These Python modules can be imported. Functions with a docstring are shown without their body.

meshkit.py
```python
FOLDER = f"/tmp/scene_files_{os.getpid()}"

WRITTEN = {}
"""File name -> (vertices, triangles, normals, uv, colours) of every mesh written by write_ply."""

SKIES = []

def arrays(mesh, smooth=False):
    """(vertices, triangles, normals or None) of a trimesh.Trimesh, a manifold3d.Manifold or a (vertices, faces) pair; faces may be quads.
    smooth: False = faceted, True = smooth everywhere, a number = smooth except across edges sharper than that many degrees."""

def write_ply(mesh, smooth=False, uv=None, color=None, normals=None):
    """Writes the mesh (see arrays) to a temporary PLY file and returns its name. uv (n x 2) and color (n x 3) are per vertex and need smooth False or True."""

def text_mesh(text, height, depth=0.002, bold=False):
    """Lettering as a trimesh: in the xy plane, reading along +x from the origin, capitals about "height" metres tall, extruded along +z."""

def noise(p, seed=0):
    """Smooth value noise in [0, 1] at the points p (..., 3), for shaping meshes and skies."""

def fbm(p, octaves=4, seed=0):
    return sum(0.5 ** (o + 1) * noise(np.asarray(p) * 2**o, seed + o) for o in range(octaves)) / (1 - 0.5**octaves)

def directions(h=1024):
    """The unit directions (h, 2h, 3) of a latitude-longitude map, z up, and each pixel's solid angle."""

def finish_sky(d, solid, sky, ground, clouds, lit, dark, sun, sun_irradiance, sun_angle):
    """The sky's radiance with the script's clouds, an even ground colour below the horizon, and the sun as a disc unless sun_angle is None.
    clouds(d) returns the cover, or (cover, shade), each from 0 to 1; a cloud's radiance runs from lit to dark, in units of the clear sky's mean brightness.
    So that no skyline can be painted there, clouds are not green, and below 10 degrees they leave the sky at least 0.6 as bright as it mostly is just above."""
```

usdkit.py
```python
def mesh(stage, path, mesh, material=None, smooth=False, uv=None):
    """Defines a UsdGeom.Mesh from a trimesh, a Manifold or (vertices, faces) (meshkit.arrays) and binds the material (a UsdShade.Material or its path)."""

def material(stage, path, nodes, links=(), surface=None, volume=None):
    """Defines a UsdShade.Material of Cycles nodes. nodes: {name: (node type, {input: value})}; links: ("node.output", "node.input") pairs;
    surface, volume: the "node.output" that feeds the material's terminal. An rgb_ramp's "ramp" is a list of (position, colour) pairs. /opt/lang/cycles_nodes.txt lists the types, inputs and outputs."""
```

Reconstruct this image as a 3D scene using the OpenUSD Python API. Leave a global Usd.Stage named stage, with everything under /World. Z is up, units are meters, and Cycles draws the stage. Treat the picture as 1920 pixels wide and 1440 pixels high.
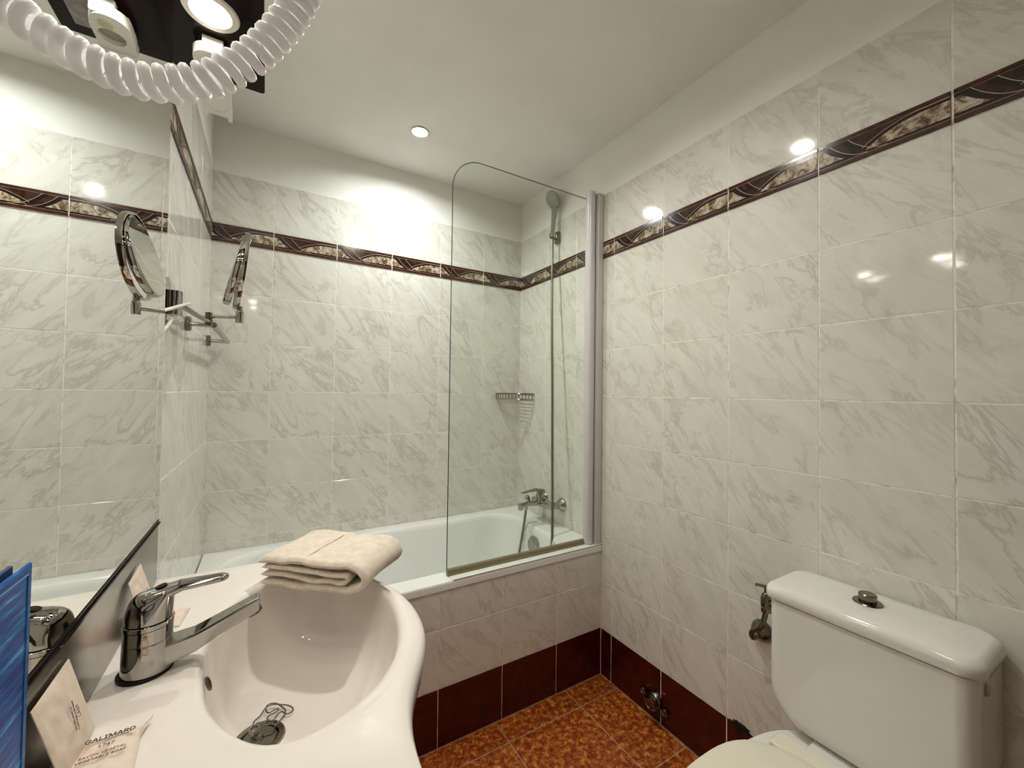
import math
import numpy as np
import trimesh
import manifold3d as m3
from shapely.geometry import Polygon, LineString, Point, box as sbox
from shapely.ops import unary_union
from scipy.interpolate import CubicSpline
from pxr import Usd, UsdGeom, UsdLux, Gf, Sdf
import usdkit
import meshkit

stage = Usd.Stage.CreateInMemory()
UsdGeom.SetStageUpAxis(stage, "Z")
UsdGeom.SetStageMetersPerUnit(stage, 1.0)
UsdGeom.Xform.Define(stage, "/World")
UsdGeom.Scope.Define(stage, "/World/Looks")
rng = np.random.default_rng(7)

# ------------------------------------------------------------------ camera, light levels, exposure
CAM = np.array([-1.25971, -2.00720, 1.20692])
RIGHT = np.array([0.85662055, -0.51578287, 0.01301046])
FWD = np.array([0.5154888, 0.85665019, 0.02053652])
UP = np.array([-0.0217378, -0.01088525, 0.99970445])
camera = UsdGeom.Camera.Define(stage, "/World/camera")
mat4 = Gf.Matrix4d(*RIGHT, 0, *UP, 0, *(-FWD), 0, *CAM, 1)
camera.AddTransformOp().Set(mat4)
camera.CreateHorizontalApertureAttr(36.0)
camera.CreateVerticalApertureAttr(27.0)
camera.CreateFocalLengthAttr(764.06 / 1920 * 36.0)
camera.CreateClippingRangeAttr((0.02, 100.0))
camera.CreateExposureAttr(1.43)

L_TUB = 385.0       # downlight over the bath (radiance of its lens)
L_ROOM = 390.0      # downlight in the middle of the ceiling
L_SPOT = 40.0      # the two spots under the black shelf and the unseen third added as fill
C_TUB = (0.94, 1.0, 0.97)
C_ROOM = (1.0, 0.965, 0.885)
C_SPOT = (1.0, 0.915, 0.81)

# ------------------------------------------------------------------ scene helpers
_used = {}


def numbered(parent, name):
    k = (parent, name)
    n = _used.get(k, 0)
    _used[k] = n + 1
    return name if n == 0 else f"{name}_{n:03d}"


class Node:
    def __init__(self, path, base=(0, 0, 0)):
        self.path, self.base = path, np.asarray(base, float)


def setdata(prim, label=None, cat=None, group=None, kind=None):
    for k, v in (("label", label), ("category", cat), ("group", group), ("kind", kind)):
        if v:
            prim.SetCustomDataByKey(k, v)


def thing(name, label, cat, base=(0, 0, 0), group=None, kind=None):
    p = "/World/" + numbered("/World", name)
    x = UsdGeom.Xform.Define(stage, p)
    x.AddTranslateOp().Set(Gf.Vec3d(*map(float, base)))
    setdata(x.GetPrim(), label, cat, group, kind)
    return Node(p, base)


def struct(name, label=None, kind="structure"):
    p = "/World/" + numbered("/World", name)
    x = UsdGeom.Xform.Define(stage, p)
    setdata(x.GetPrim(), label, None, None, kind)
    return Node(p)


def part(parent, name, mesh, mat, smooth=False, label=None, kind=None):
    """A mesh in world coordinates under parent."""
    p = parent.path + "/" + numbered(parent.path, name)
    v, f, n = meshkit.arrays(mesh, smooth)
    usdkit_mesh(p, v - parent.base, f, n, mat)
    setdata(stage.GetPrimAtPath(p), label, None, None, kind)
    return Node(p, parent.base)


def usdkit_mesh(p, v, f, n, mat):
    from pxr import Vt, UsdShade
    m = UsdGeom.Mesh.Define(stage, p)
    m.CreatePointsAttr(Vt.Vec3fArray.FromNumpy(np.ascontiguousarray(v, np.float32)))
    m.CreateFaceVertexCountsAttr(Vt.IntArray.FromNumpy(np.full(len(f), 3, np.int32)))
    m.CreateFaceVertexIndicesAttr(Vt.IntArray.FromNumpy(np.ascontiguousarray(f, np.int32).ravel()))
    m.CreateSubdivisionSchemeAttr("none")
    if n is not None:
        m.CreateNormalsAttr(Vt.Vec3fArray.FromNumpy(np.ascontiguousarray(n, np.float32)))
        m.SetNormalsInterpolation("vertex")
    UsdShade.MaterialBindingAPI.Apply(m.GetPrim()).Bind(mat)
    return m


def tm(v, f):
    return trimesh.Trimesh(np.asarray(v, float), np.asarray(f, int), process=False)


def cat(*ms):
    return trimesh.util.concatenate([m if isinstance(m, trimesh.Trimesh) else man2t(m) for m in ms])


def man2t(m):
    x = m.to_mesh()
    return tm(x.vert_properties[:, :3], x.tri_verts)


def abox(x0, x1, y0, y1, z0, z1):
    m = trimesh.creation.box((abs(x1 - x0), abs(y1 - y0), abs(z1 - z0)))
    m.apply_translation(((x0 + x1) / 2, (y0 + y1) / 2, (z0 + z1) / 2))
    return m


def hull(points):
    return man2t(m3.Manifold.hull_points(np.asarray(points, float)))


def sph_pts(c, r, n=12):
    """Points on an ellipsoid; r a number or three."""
    u = np.linspace(0, 2 * np.pi, n, endpoint=False)
    out = []
    for t in np.linspace(-np.pi / 2, np.pi / 2, n // 2 + 1):
        for a in u:
            out.append((math.cos(t) * math.cos(a), math.cos(t) * math.sin(a), math.sin(t)))
    return np.asarray(c, float) + np.array(out) * np.asarray(r, float)


def rbox(x0, x1, y0, y1, z0, z1, r, n=12):
    pts = [sph_pts((x, y, z), r, n) for x in (x0 + r, x1 - r) for y in (y0 + r, y1 - r) for z in (z0 + r, z1 - r)]
    return hull(np.vstack(pts))


def cbox(x0, x1, y0, y1, z0, z1, c):
    """A box with chamfered edges."""
    pts = []
    for sx, a, b in ((0, x0, x1),):
        pass
    for x in (x0, x1):
        for y in (y0 + c, y1 - c):
            for z in (z0 + c, z1 - c):
                pts.append((x, y, z))
    for y in (y0, y1):
        for x in (x0 + c, x1 - c):
            for z in (z0 + c, z1 - c):
                pts.append((x, y, z))
    for z in (z0, z1):
        for x in (x0 + c, x1 - c):
            for y in (y0 + c, y1 - c):
                pts.append((x, y, z))
    return hull(pts)


def frame(d):
    d = np.asarray(d, float) / np.linalg.norm(d)
    a = np.cross(d, (0, 0, 1.0) if abs(d[2]) < 0.9 else (1.0, 0, 0))
    a /= np.linalg.norm(a)
    return a, np.cross(d, a), d


def lathe(profile, origin, axis=(0, 0, 1), n=40, caps=True):
    """profile: (radius, height) pairs along axis from origin."""
    a, b, d = frame(axis)
    prof = np.asarray(profile, float)
    th = np.linspace(0, 2 * np.pi, n, endpoint=False)
    k = len(prof)
    v = np.zeros((k * n, 3))
    for i, (r, h) in enumerate(prof):
        v[i * n:(i + 1) * n] = np.asarray(origin) + d * h + r * (np.cos(th)[:, None] * a + np.sin(th)[:, None] * b)
    f = []
    for i in range(k - 1):
        for j in range(n):
            p, q = i * n + j, i * n + (j + 1) % n
            r_, s = p + n, q + n
            f += [(p, q, s), (p, s, r_)]
    v = list(v)
    for i, flip in ((0, True), (k - 1, False)):
        if caps and prof[i][0] > 1e-6:
            c = len(v)
            v.append(np.asarray(origin) + d * prof[i][1])
            for j in range(n):
                p, q = i * n + j, i * n + (j + 1) % n
                f.append((q, p, c) if flip else (p, q, c))
    return tm(v, f)


def cyl(p, q, r, n=24, c=0.0):
    p, q = np.asarray(p, float), np.asarray(q, float)
    L = np.linalg.norm(q - p)
    if c <= 0:
        prof = [(r, 0), (r, L)]
    else:
        prof = [(r - c, 0), (r, c), (r, L - c), (r - c, L)]
    return lathe(prof, p, q - p, n)


def smoothline(pts, n, closed=False):
    pts = np.asarray(pts, float)
    if closed:
        pts = np.vstack([pts, pts[:1]])
    t = np.r_[0, np.cumsum(np.linalg.norm(np.diff(pts, axis=0), axis=1))]
    cs = CubicSpline(t, pts, bc_type="periodic" if closed else "natural")
    tt = np.linspace(0, t[-1], n, endpoint=not closed)
    return cs(tt)


def tube(pts, r, sides=10, closed=False):
    p = np.asarray(pts, float)
    n = len(p)
    r = np.broadcast_to(np.asarray(r, float), (n,))
    if closed:
        t = np.roll(p, -1, 0) - np.roll(p, 1, 0)
    else:
        t = np.gradient(p, axis=0)
    t /= np.linalg.norm(t, axis=1, keepdims=True)
    a, _, _ = frame(t[0])
    v, f = [], []
    th = np.linspace(0, 2 * np.pi, sides, endpoint=False)
    for i in range(n):
        a = a - t[i] * np.dot(a, t[i])
        a /= np.linalg.norm(a)
        b = np.cross(t[i], a)
        v.append(p[i] + r[i] * (np.cos(th)[:, None] * a + np.sin(th)[:, None] * b))
    v = np.vstack(v)
    m = n if closed else n - 1
    for i in range(m):
        for j in range(sides):
            A, B = i * sides + j, i * sides + (j + 1) % sides
            Cc, D = ((i + 1) % n) * sides + j, ((i + 1) % n) * sides + (j + 1) % sides
            f += [(A, B, D), (A, D, Cc)]
    v = list(v)
    if not closed:
        for i, flip in ((0, True), (n - 1, False)):
            c = len(v)
            v.append(p[i])
            for j in range(sides):
                A, B = i * sides + j, i * sides + (j + 1) % sides
                f.append((B, A, c) if flip else (A, B, c))
    return tm(v, f)


def loft(rings, cap0=True, cap1=True):
    """rings: list of (n, 3) loops with the same count."""
    n = len(rings[0])
    v = np.vstack(rings)
    f = []
    for i in range(len(rings) - 1):
        for j in range(n):
            A, B = i * n + j, i * n + (j + 1) % n
            f += [(A, B, B + n), (A, B + n, A + n)]
    v = list(v)
    for on, i, flip in ((cap0, 0, True), (cap1, len(rings) - 1, False)):
        if on:
            c = len(v)
            v.append(np.mean(rings[i], axis=0))
            for j in range(n):
                A, B = i * n + j, i * n + (j + 1) % n
                f.append((B, A, c) if flip else (A, B, c))
    return tm(v, f)


def prism(poly, depth):
    polys = [g for g in getattr(poly, "geoms", [poly]) if g.geom_type == "Polygon" and g.area > 1e-9]
    if not polys:
        return None
    return trimesh.util.concatenate([trimesh.creation.extrude_polygon(g, depth, engine="earcut") for g in polys])


def place(mesh, O, U, V, N):
    """local x, y, z -> O + U x + V y + N z"""
    m = mesh.copy()
    M = np.eye(4)
    M[:3, 0], M[:3, 1], M[:3, 2], M[:3, 3] = U, V, N, O
    m.apply_transform(M)
    return m


def rrect(x0, x1, y0, y1, r, n=8):
    r = min(r, (x1 - x0) / 2 - 1e-5, (y1 - y0) / 2 - 1e-5)
    out = []
    for cx, cy, a0 in ((x1 - r, y0 + r, -90), (x1 - r, y1 - r, 0), (x0 + r, y1 - r, 90), (x0 + r, y0 + r, 180)):
        for a in np.radians(np.linspace(a0, a0 + 90, n)):
            out.append((cx + r * math.cos(a), cy + r * math.sin(a)))
    return np.array(out)


# ------------------------------------------------------------------ materials
LK = "/World/Looks/"


def simple(name, color, rough=0.5, metal=0.0, **kw):
    inp = {"base_color": color, "roughness": rough, "metallic": metal}
    inp.update(kw)
    return usdkit.material(stage, LK + name, {"p": ("principled_bsdf", inp)}, [], surface="p.BSDF")


def noisy(name, c0, c1, scale, rough=0.5, metal=0.0, bump=0.0, bump_scale=None, bdist=0.002, lo=0.35, hi=0.65, rough1=None, **kw):
    nodes = {"g": ("geometry", {}), "n": ("noise_texture", {"scale": scale, "detail": 5.0, "roughness": 0.6}),
             "r": ("rgb_ramp", {"ramp": [(lo, c0), (hi, c1)]}),
             "p": ("principled_bsdf", {"roughness": rough, "metallic": metal, **kw})}
    links = [("g.position", "n.vector"), ("n.fac", "r.fac"), ("r.color", "p.base_color")]
    if bump:
        nodes["n2"] = ("noise_texture", {"scale": bump_scale or scale * 3, "detail": 3.0})
        nodes["b"] = ("bump", {"strength": bump, "distance": bdist})
        links += [("g.position", "n2.vector"), ("n2.fac", "b.height"), ("b.normal", "p.normal")]
    return usdkit.material(stage, LK + name, nodes, links, surface="p.BSDF")


def marble(name, U, V, off, size):
    """Glazed ivory tile with diagonal grey-brown veins; every tile of the grid gets its own piece of the pattern."""
    N = np.cross(U, V)
    nodes = {
        "g": ("geometry", {}),
        "du": ("vector_math", {"math_type": "dot_product", "vector2": tuple(U)}),
        "dv": ("vector_math", {"math_type": "dot_product", "vector2": tuple(V)}),
        "c": ("combine_xyz", {"z": 0.0}),
        "s": ("vector_math", {"math_type": "subtract", "vector2": (off[0], off[1], 0)}),
        "d": ("vector_math", {"math_type": "divide", "vector2": (size[0], size[1], 1)}),
        "fl": ("vector_math", {"math_type": "floor"}),
        "wn": ("white_noise_texture", {"dimensions": "3D"}),
        "sc": ("vector_math", {"math_type": "scale", "scale": 9.0}),
        "ad": ("vector_math", {"math_type": "add"}),
        "mp": ("mapping", {"mapping_type": "texture", "rotation": (0, 0, math.radians(-50)), "scale": (2.1, 0.70, 1.0)}),
        "n1": ("noise_texture", {"scale": 8.0, "detail": 6.0, "roughness": 0.64, "distortion": 0.6}),
        "v1": ("rgb_ramp", {"ramp": [(0.0, (0, 0, 0)), (0.462, (0, 0, 0)), (0.498, (1, 1, 1)), (0.502, (1, 1, 1)), (0.538, (0, 0, 0)), (1, (0, 0, 0))]}),
        "n2": ("noise_texture", {"scale": 4.0, "detail": 3.0}),
        "m2": ("rgb_ramp", {"ramp": [(0.34, (0.15, 0.15, 0.15)), (0.60, (1, 1, 1))]}),
        "n3": ("noise_texture", {"scale": 9.0, "detail": 7.0, "roughness": 0.68, "distortion": 0.4}),
        "base": ("rgb_ramp", {"ramp": [(0.25, (0.64, 0.615, 0.545)), (0.42, (0.71, 0.69, 0.622)), (0.58, (0.76, 0.743, 0.68)), (0.8, (0.785, 0.77, 0.71))]}),
        "mm": ("math", {"math_type": "multiply"}),
        "mk": ("math", {"math_type": "multiply", "value2": 0.34}),
        "mix": ("mix_color", {"blend_type": "mix", "b": (0.30, 0.245, 0.175)}),
        "bn": ("noise_texture", {"scale": 9.0, "detail": 1.0}),
        "bp": ("bump", {"strength": 0.06, "distance": 0.01}),
        "p": ("principled_bsdf", {"roughness": 0.07, "specular_ior_level": 0.5, "ior": 1.5}),
    }
    links = [("g.position", "du.vector1"), ("g.position", "dv.vector1"), ("du.value", "c.x"), ("dv.value", "c.y"),
             ("c.vector", "s.vector1"), ("s.vector", "d.vector1"), ("d.vector", "fl.vector1"), ("fl.vector", "wn.vector"),
             ("wn.color", "sc.vector1"), ("c.vector", "ad.vector1"), ("sc.vector", "ad.vector2"), ("ad.vector", "mp.vector"),
             ("mp.vector", "n1.vector"), ("n1.fac", "v1.fac"), ("ad.vector", "n2.vector"), ("n2.fac", "m2.fac"),
             ("mp.vector", "n3.vector"), ("n3.fac", "base.fac"), ("v1.color", "mm.value1"), ("m2.color", "mm.value2"),
             ("mm.value", "mk.value1"), ("mk.value", "mix.fac"), ("base.color", "mix.a"), ("mix.result", "p.base_color"),
             ("g.position", "bn.vector"), ("bn.fac", "bp.height"), ("bp.normal", "p.normal")]
    return usdkit.material(stage, LK + name, nodes, links, surface="p.BSDF")


X_, Y_, Z_ = np.eye(3)
TF0 = -0.2466   # far wall: joints at TF0 - 0.25 k
M_far = marble("marble_far", X_, Z_, (TF0, -0.0035), (0.25, 0.20))
M_right = marble("marble_right", -Y_, Z_, (0.0, -0.0035), (0.25, 0.20))
M_left = marble("marble_left", Y_, Z_, (-0.0377, -0.0035), (0.25, 0.20))
M_far_top = marble("marble_far_top", X_, Z_, (TF0, 1.868), (0.25, 0.24))
M_right_top = marble("marble_right_top", -Y_, Z_, (0.0, 1.868), (0.25, 0.24))
M_left_top = marble("marble_left_top", Y_, Z_, (-0.0377, 1.868), (0.25, 0.24))
M_panel = marble("marble_panel", X_, Z_, (-0.24, -0.0035), (0.25, 0.20))
M_grout = noisy("grout", (0.50, 0.47, 0.39), (0.84, 0.81, 0.73), 26, 0.75, lo=0.33, hi=0.50)
M_plaster = noisy("plaster", (0.86, 0.85, 0.80), (0.90, 0.89, 0.84), 6, 0.7, bump=0.06, bump_scale=260, bdist=0.003)
M_ceil = noisy("ceiling_paint", (0.88, 0.87, 0.82), (0.92, 0.91, 0.86), 5, 0.75, bump=0.06, bump_scale=260, bdist=0.003)
M_maroon = noisy("maroon_glaze", (0.036, 0.0015, 0.0015), (0.070, 0.004, 0.002), 22, 0.22)
M_floor = usdkit.material(stage, LK + "rust_floor_tile", {
    "g": ("geometry", {}),
    "n": ("noise_texture", {"scale": 48.0, "detail": 8.0, "roughness": 0.78, "distortion": 0.25}),
    "r": ("rgb_ramp", {"ramp": [(0.33, (0.085, 0.007, 0.001)), (0.46, (0.25, 0.040, 0.004)), (0.54, (0.42, 0.115, 0.012)), (0.64, (0.72, 0.33, 0.10))]}),
    "n2": ("noise_texture", {"scale": 70.0, "detail": 4.0}), "b": ("bump", {"strength": 0.12, "distance": 0.002}),
    "p": ("principled_bsdf", {"roughness": 0.38})},
    [("g.position", "n.vector"), ("n.fac", "r.fac"), ("r.color", "p.base_color"), ("g.position", "n2.vector"), ("n2.fac", "b.height"), ("b.normal", "p.normal")], surface="p.BSDF")
M_floor_grout = noisy("floor_grout", (0.36, 0.18, 0.10), (0.52, 0.30, 0.18), 50, 0.8)
M_border = simple("border_base", (0.014, 0.004, 0.003), 0.12)
M_rail = noisy("border_rail", (0.035, 0.006, 0.005), (0.085, 0.017, 0.010), 60, 0.14)
M_inlay = usdkit.material(stage, LK + "border_marble", {
    "g": ("geometry", {}),
    "n": ("noise_texture", {"scale": 34.0, "detail": 6.0, "roughness": 0.66, "distortion": 1.2}),
    "r": ("rgb_ramp", {"ramp": [(0.34, (0.055, 0.022, 0.010)), (0.46, (0.20, 0.13, 0.075)), (0.56, (0.50, 0.43, 0.33)), (0.7, (0.68, 0.62, 0.53))]}),
    "p": ("principled_bsdf", {"roughness": 0.1})},
    [("g.position", "n.vector"), ("n.fac", "r.fac"), ("r.color", "p.base_color")], surface="p.BSDF")
M_infill = noisy("border_infill", (0.012, 0.004, 0.003), (0.060, 0.024, 0.012), 60, 0.12)
M_line = simple("border_line", (0.42, 0.34, 0.27), 0.2)
M_enamel = simple("bath_enamel", (0.85, 0.86, 0.83), 0.06)
M_ceramic = noisy("ceramic", (0.78, 0.725, 0.665), (0.80, 0.745, 0.685), 3, 0.04, bump=0.10, bump_scale=30, bdist=0.004)
M_ceramic2 = noisy("toilet_ceramic", (0.77, 0.745, 0.70), (0.79, 0.765, 0.72), 3, 0.07, bump=0.06, bump_scale=30, bdist=0.004)
M_seat = simple("seat_plastic", (0.80, 0.74, 0.62), 0.22)
M_chrome = simple("chrome", (0.42, 0.40, 0.37), 0.05, 1.0)
M_chrome_dull = simple("dull_chrome", (0.30, 0.28, 0.24), 0.2, 1.0)
M_dark_chrome = simple("tarnished_chrome", (0.20, 0.175, 0.14), 0.16, 1.0)
M_hose = simple("hose_metal", (0.24, 0.23, 0.17), 0.28, 1.0)
M_steel = noisy("brushed_steel", (0.22, 0.20, 0.17), (0.30, 0.275, 0.235), 12, 0.22, 1.0)
M_black = simple("black_lacquer", (0.008, 0.004, 0.003), 0.12, specular_ior_level=0.15)
M_rubber = simple("black_rubber", (0.010, 0.008, 0.007), 0.55, specular_ior_level=0.2)
M_white = simple("white_plastic", (0.80, 0.78, 0.73), 0.32)
M_cord = simple("cord_plastic", (0.92, 0.90, 0.90), 0.38, subsurface_weight=0.6, subsurface_scale=0.005, subsurface_radius=(1.0, 0.9, 0.9))
M_profile = simple("white_profile", (0.62, 0.60, 0.60), 0.3)
M_grey = simple("socket_grey", (0.40, 0.37, 0.30), 0.5)
M_label = noisy("rating_label_grey", (0.25, 0.25, 0.24), (0.42, 0.42, 0.40), 90, 0.5)
M_mirror = simple("mirror_silver", (0.90, 0.91, 0.88), 0.0, 1.0)
M_mag = simple("magnifying_silver", (0.62, 0.62, 0.55), 0.02, 1.0)
M_seal = simple("seal_strip", (0.22, 0.185, 0.10), 0.25)
M_edge = simple("glass_edge", (0.06, 0.075, 0.05), 0.1)
M_ring = simple("lamp_ring_white", (0.80, 0.76, 0.68), 0.35)
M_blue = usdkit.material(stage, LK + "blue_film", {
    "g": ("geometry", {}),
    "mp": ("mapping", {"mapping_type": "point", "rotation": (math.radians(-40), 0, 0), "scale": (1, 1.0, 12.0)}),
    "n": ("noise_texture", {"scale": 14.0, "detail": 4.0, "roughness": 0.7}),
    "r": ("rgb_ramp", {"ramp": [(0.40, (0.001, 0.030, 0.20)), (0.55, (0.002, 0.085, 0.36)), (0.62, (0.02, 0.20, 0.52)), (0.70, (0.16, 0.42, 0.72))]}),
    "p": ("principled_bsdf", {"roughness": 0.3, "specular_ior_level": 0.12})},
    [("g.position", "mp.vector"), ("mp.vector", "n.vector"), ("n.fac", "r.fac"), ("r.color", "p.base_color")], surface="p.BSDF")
M_blue_line = simple("blue_film_line", (0.10, 0.28, 0.50), 0.2)
M_blue_dark = simple("blue_film_back", (0.006, 0.02, 0.10), 0.2)
M_paper = noisy("soap_paper", (0.70, 0.56, 0.46), (0.78, 0.65, 0.55), 45, 0.55, bump=0.2, bump_scale=80, bdist=0.004)
M_ink = simple("dark_ink", (0.05, 0.03, 0.02), 0.6)
M_towel = usdkit.material(stage, LK + "terry_cloth", {
    "g": ("geometry", {}),
    "n": ("noise_texture", {"scale": 60.0, "detail": 4.0}),
    "r": ("rgb_ramp", {"ramp": [(0.35, (0.66, 0.565, 0.46)), (0.65, (0.76, 0.67, 0.56))]}),
    "mp": ("mapping", {"mapping_type": "point", "rotation": (0, 0, math.radians(55)), "scale": (1.0, 0.12, 1.0)}),
    "w": ("noise_texture", {"scale": 620.0, "detail": 2.0}),
    "b": ("bump", {"strength": 0.5, "distance": 0.0025}),
    "p": ("principled_bsdf", {"roughness": 0.95, "sheen_weight": 0.25})},
    [("g.position", "n.vector"), ("n.fac", "r.fac"), ("r.color", "p.base_color"), ("g.position", "mp.vector"), ("mp.vector", "w.vector"), ("w.fac", "b.height"), ("b.normal", "p.normal")], surface="p.BSDF")
M_pane = usdkit.material(stage, LK + "screen_glass", {
    "g": ("geometry", {}), "f": ("fresnel", {"IOR": 1.45}), "inv": ("math", {"math_type": "subtract", "value1": 1.0}), "k": ("math", {"math_type": "multiply"}), "t": ("transparent_bsdf", {"color": (0.965, 0.98, 0.955)}),
    "gl": ("glossy_bsdf", {"color": (1, 1, 1), "roughness": 0.0}), "m": ("mix_closure", {})},
    [("g.backfacing", "inv.value2"), ("inv.value", "k.value1"), ("f.fac", "k.value2"), ("k.value", "m.fac"), ("t.BSDF", "m.closure1"), ("gl.BSDF", "m.closure2")], surface="m.closure")


def lamp(name, color, strength):
    return usdkit.material(stage, LK + name, {"e": ("emission", {"color": color, "strength": strength})}, [], surface="e.emission")


M_lamp_tub = lamp("lamp_tub", C_TUB, L_TUB)
M_lamp_room = lamp("lamp_room", C_ROOM, L_ROOM)
M_lamp_spot = lamp("lamp_spot", C_SPOT, L_SPOT)

# ------------------------------------------------------------------ room shell
XL, XM, YB, ZC, ZT = -1.462, -1.43, -2.55, 2.305, 2.085     # left wall, mirror plane, back wall, ceiling, top of the tiling
YT = -0.685                                                 # front of the bath panel
ROWS = [0.1965, 0.3965, 0.5965, 0.7965, 0.9965, 1.1965, 1.3965, 1.5965, 1.80]
G = 0.0011                                                  # half a joint


def tile_mesh(u0, u1, v0, v1, t=0.007, c=0.0012):
    """Tile with bevelled face: face at local z = 0, body behind it, slightly out of true like any hand-laid tile."""
    tilt = rng.normal(0, 0.0009, 2)
    out = []
    for z, i in ((-t, 0.0), (-c, 0.0), (0.0, c)):
        for u, v in ((u0 + i, v0 + i), (u1 - i, v0 + i), (u1 - i, v1 - i), (u0 + i, v1 - i)):
            dz = 0 if z == -t else tilt[0] * (u - (u0 + u1) / 2) + tilt[1] * (v - (v0 + v1) / 2)
            out.append((u, v, z + dz))
    f = [(0, 2, 1), (0, 3, 2), (8, 9, 10), (8, 10, 11)]
    for k in (0, 4):
        for j in range(4):
            a, b = k + j, k + (j + 1) % 4
            f += [(a, b, b + 4), (a, b + 4, a + 4)]
    return tm(out, f)


def lay(parent, name, O, U, V, N, ucuts, vcuts, mat, gap=G, skip=None):
    for u0, u1 in zip(ucuts[:-1], ucuts[1:]):
        for v0, v1 in zip(vcuts[:-1], vcuts[1:]):
            if skip and skip(u0, u1, v0, v1):
                continue
            if u1 - u0 < 0.006 or v1 - v0 < 0.006:
                continue
            part(parent, name, place(tile_mesh(u0 + gap, u1 - gap, v0 + gap, v1 - gap), O, U, V, N), mat)


def arc_pts(a, du=0.0, n=18):
    t = np.linspace(0, 1, n)
    return np.stack([a + 0.078 * t + du, 0.0125 + 0.0500 * (1 - t) ** 2], 1)


def border_shapes():
    w, top = 0.25, 0.0625
    u = np.linspace(0.100, w + 0.002, 40)
    arch = 0.0180 + 0.0360 * np.sin(np.pi / 2 * np.clip((u - 0.100) / 0.105, 0, 1)) ** 0.85
    oval = Polygon([(u[0], 0.0175), *zip(u, arch), (u[-1], 0.0175)])
    A1, A2 = arc_pts(0.026), arc_pts(0.064)
    left = Polygon([(-0.002, 0.0175), *[(x - 0.0185, y) for x, y in A1[::-1] if y > 0.0175], (-0.002, 0.0560)]).buffer(0).intersection(sbox(-0.002, 0.0175, 0.2, 0.0540))
    mid = Polygon([*[(x + 0.001, y) for x, y in A1], *[(x - 0.016, y) for x, y in A2[::-1]]]).intersection(sbox(0, 0.0135, 0.3, 0.0615))
    line_arch = np.stack([u - 0.006, arch + 0.0068], 1)
    keep = LineString(line_arch).intersection(sbox(0, 0.012, 0.3, 0.0612))
    upper = Polygon([*[(x + 0.001, y) for x, y in A2 if y > 0.02], *[(x, y) for x, y in line_arch if y < 0.0605], (0.175, 0.0610), (A2[0][0], 0.0610)]).buffer(0).intersection(sbox(0, 0.018, 0.3, 0.0610))
    lines = unary_union([LineString(A1).buffer(0.0007), LineString(A2).buffer(0.0007), keep.buffer(0.0007),
                         sbox(-0.002, 0.0102, w + 0.002, 0.0112), sbox(-0.002, 0.0622, w + 0.002, 0.0631)])
    rails = unary_union([sbox(-0.002, 0.0005, w + 0.002, 0.0094), sbox(-0.002, 0.0642, w + 0.002, 0.0726)])
    marb = unary_union([oval, left])
    upper = upper.difference(oval.buffer(0.004))
    return dict(rail=(rails, 0.0022, M_rail), marble_inlay=(marb, 0.0008, M_inlay), brown_inlay=(unary_union([mid, upper]), 0.0006, M_infill), outline=(lines, 0.0012, M_line))


SHAPES = border_shapes()


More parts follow.
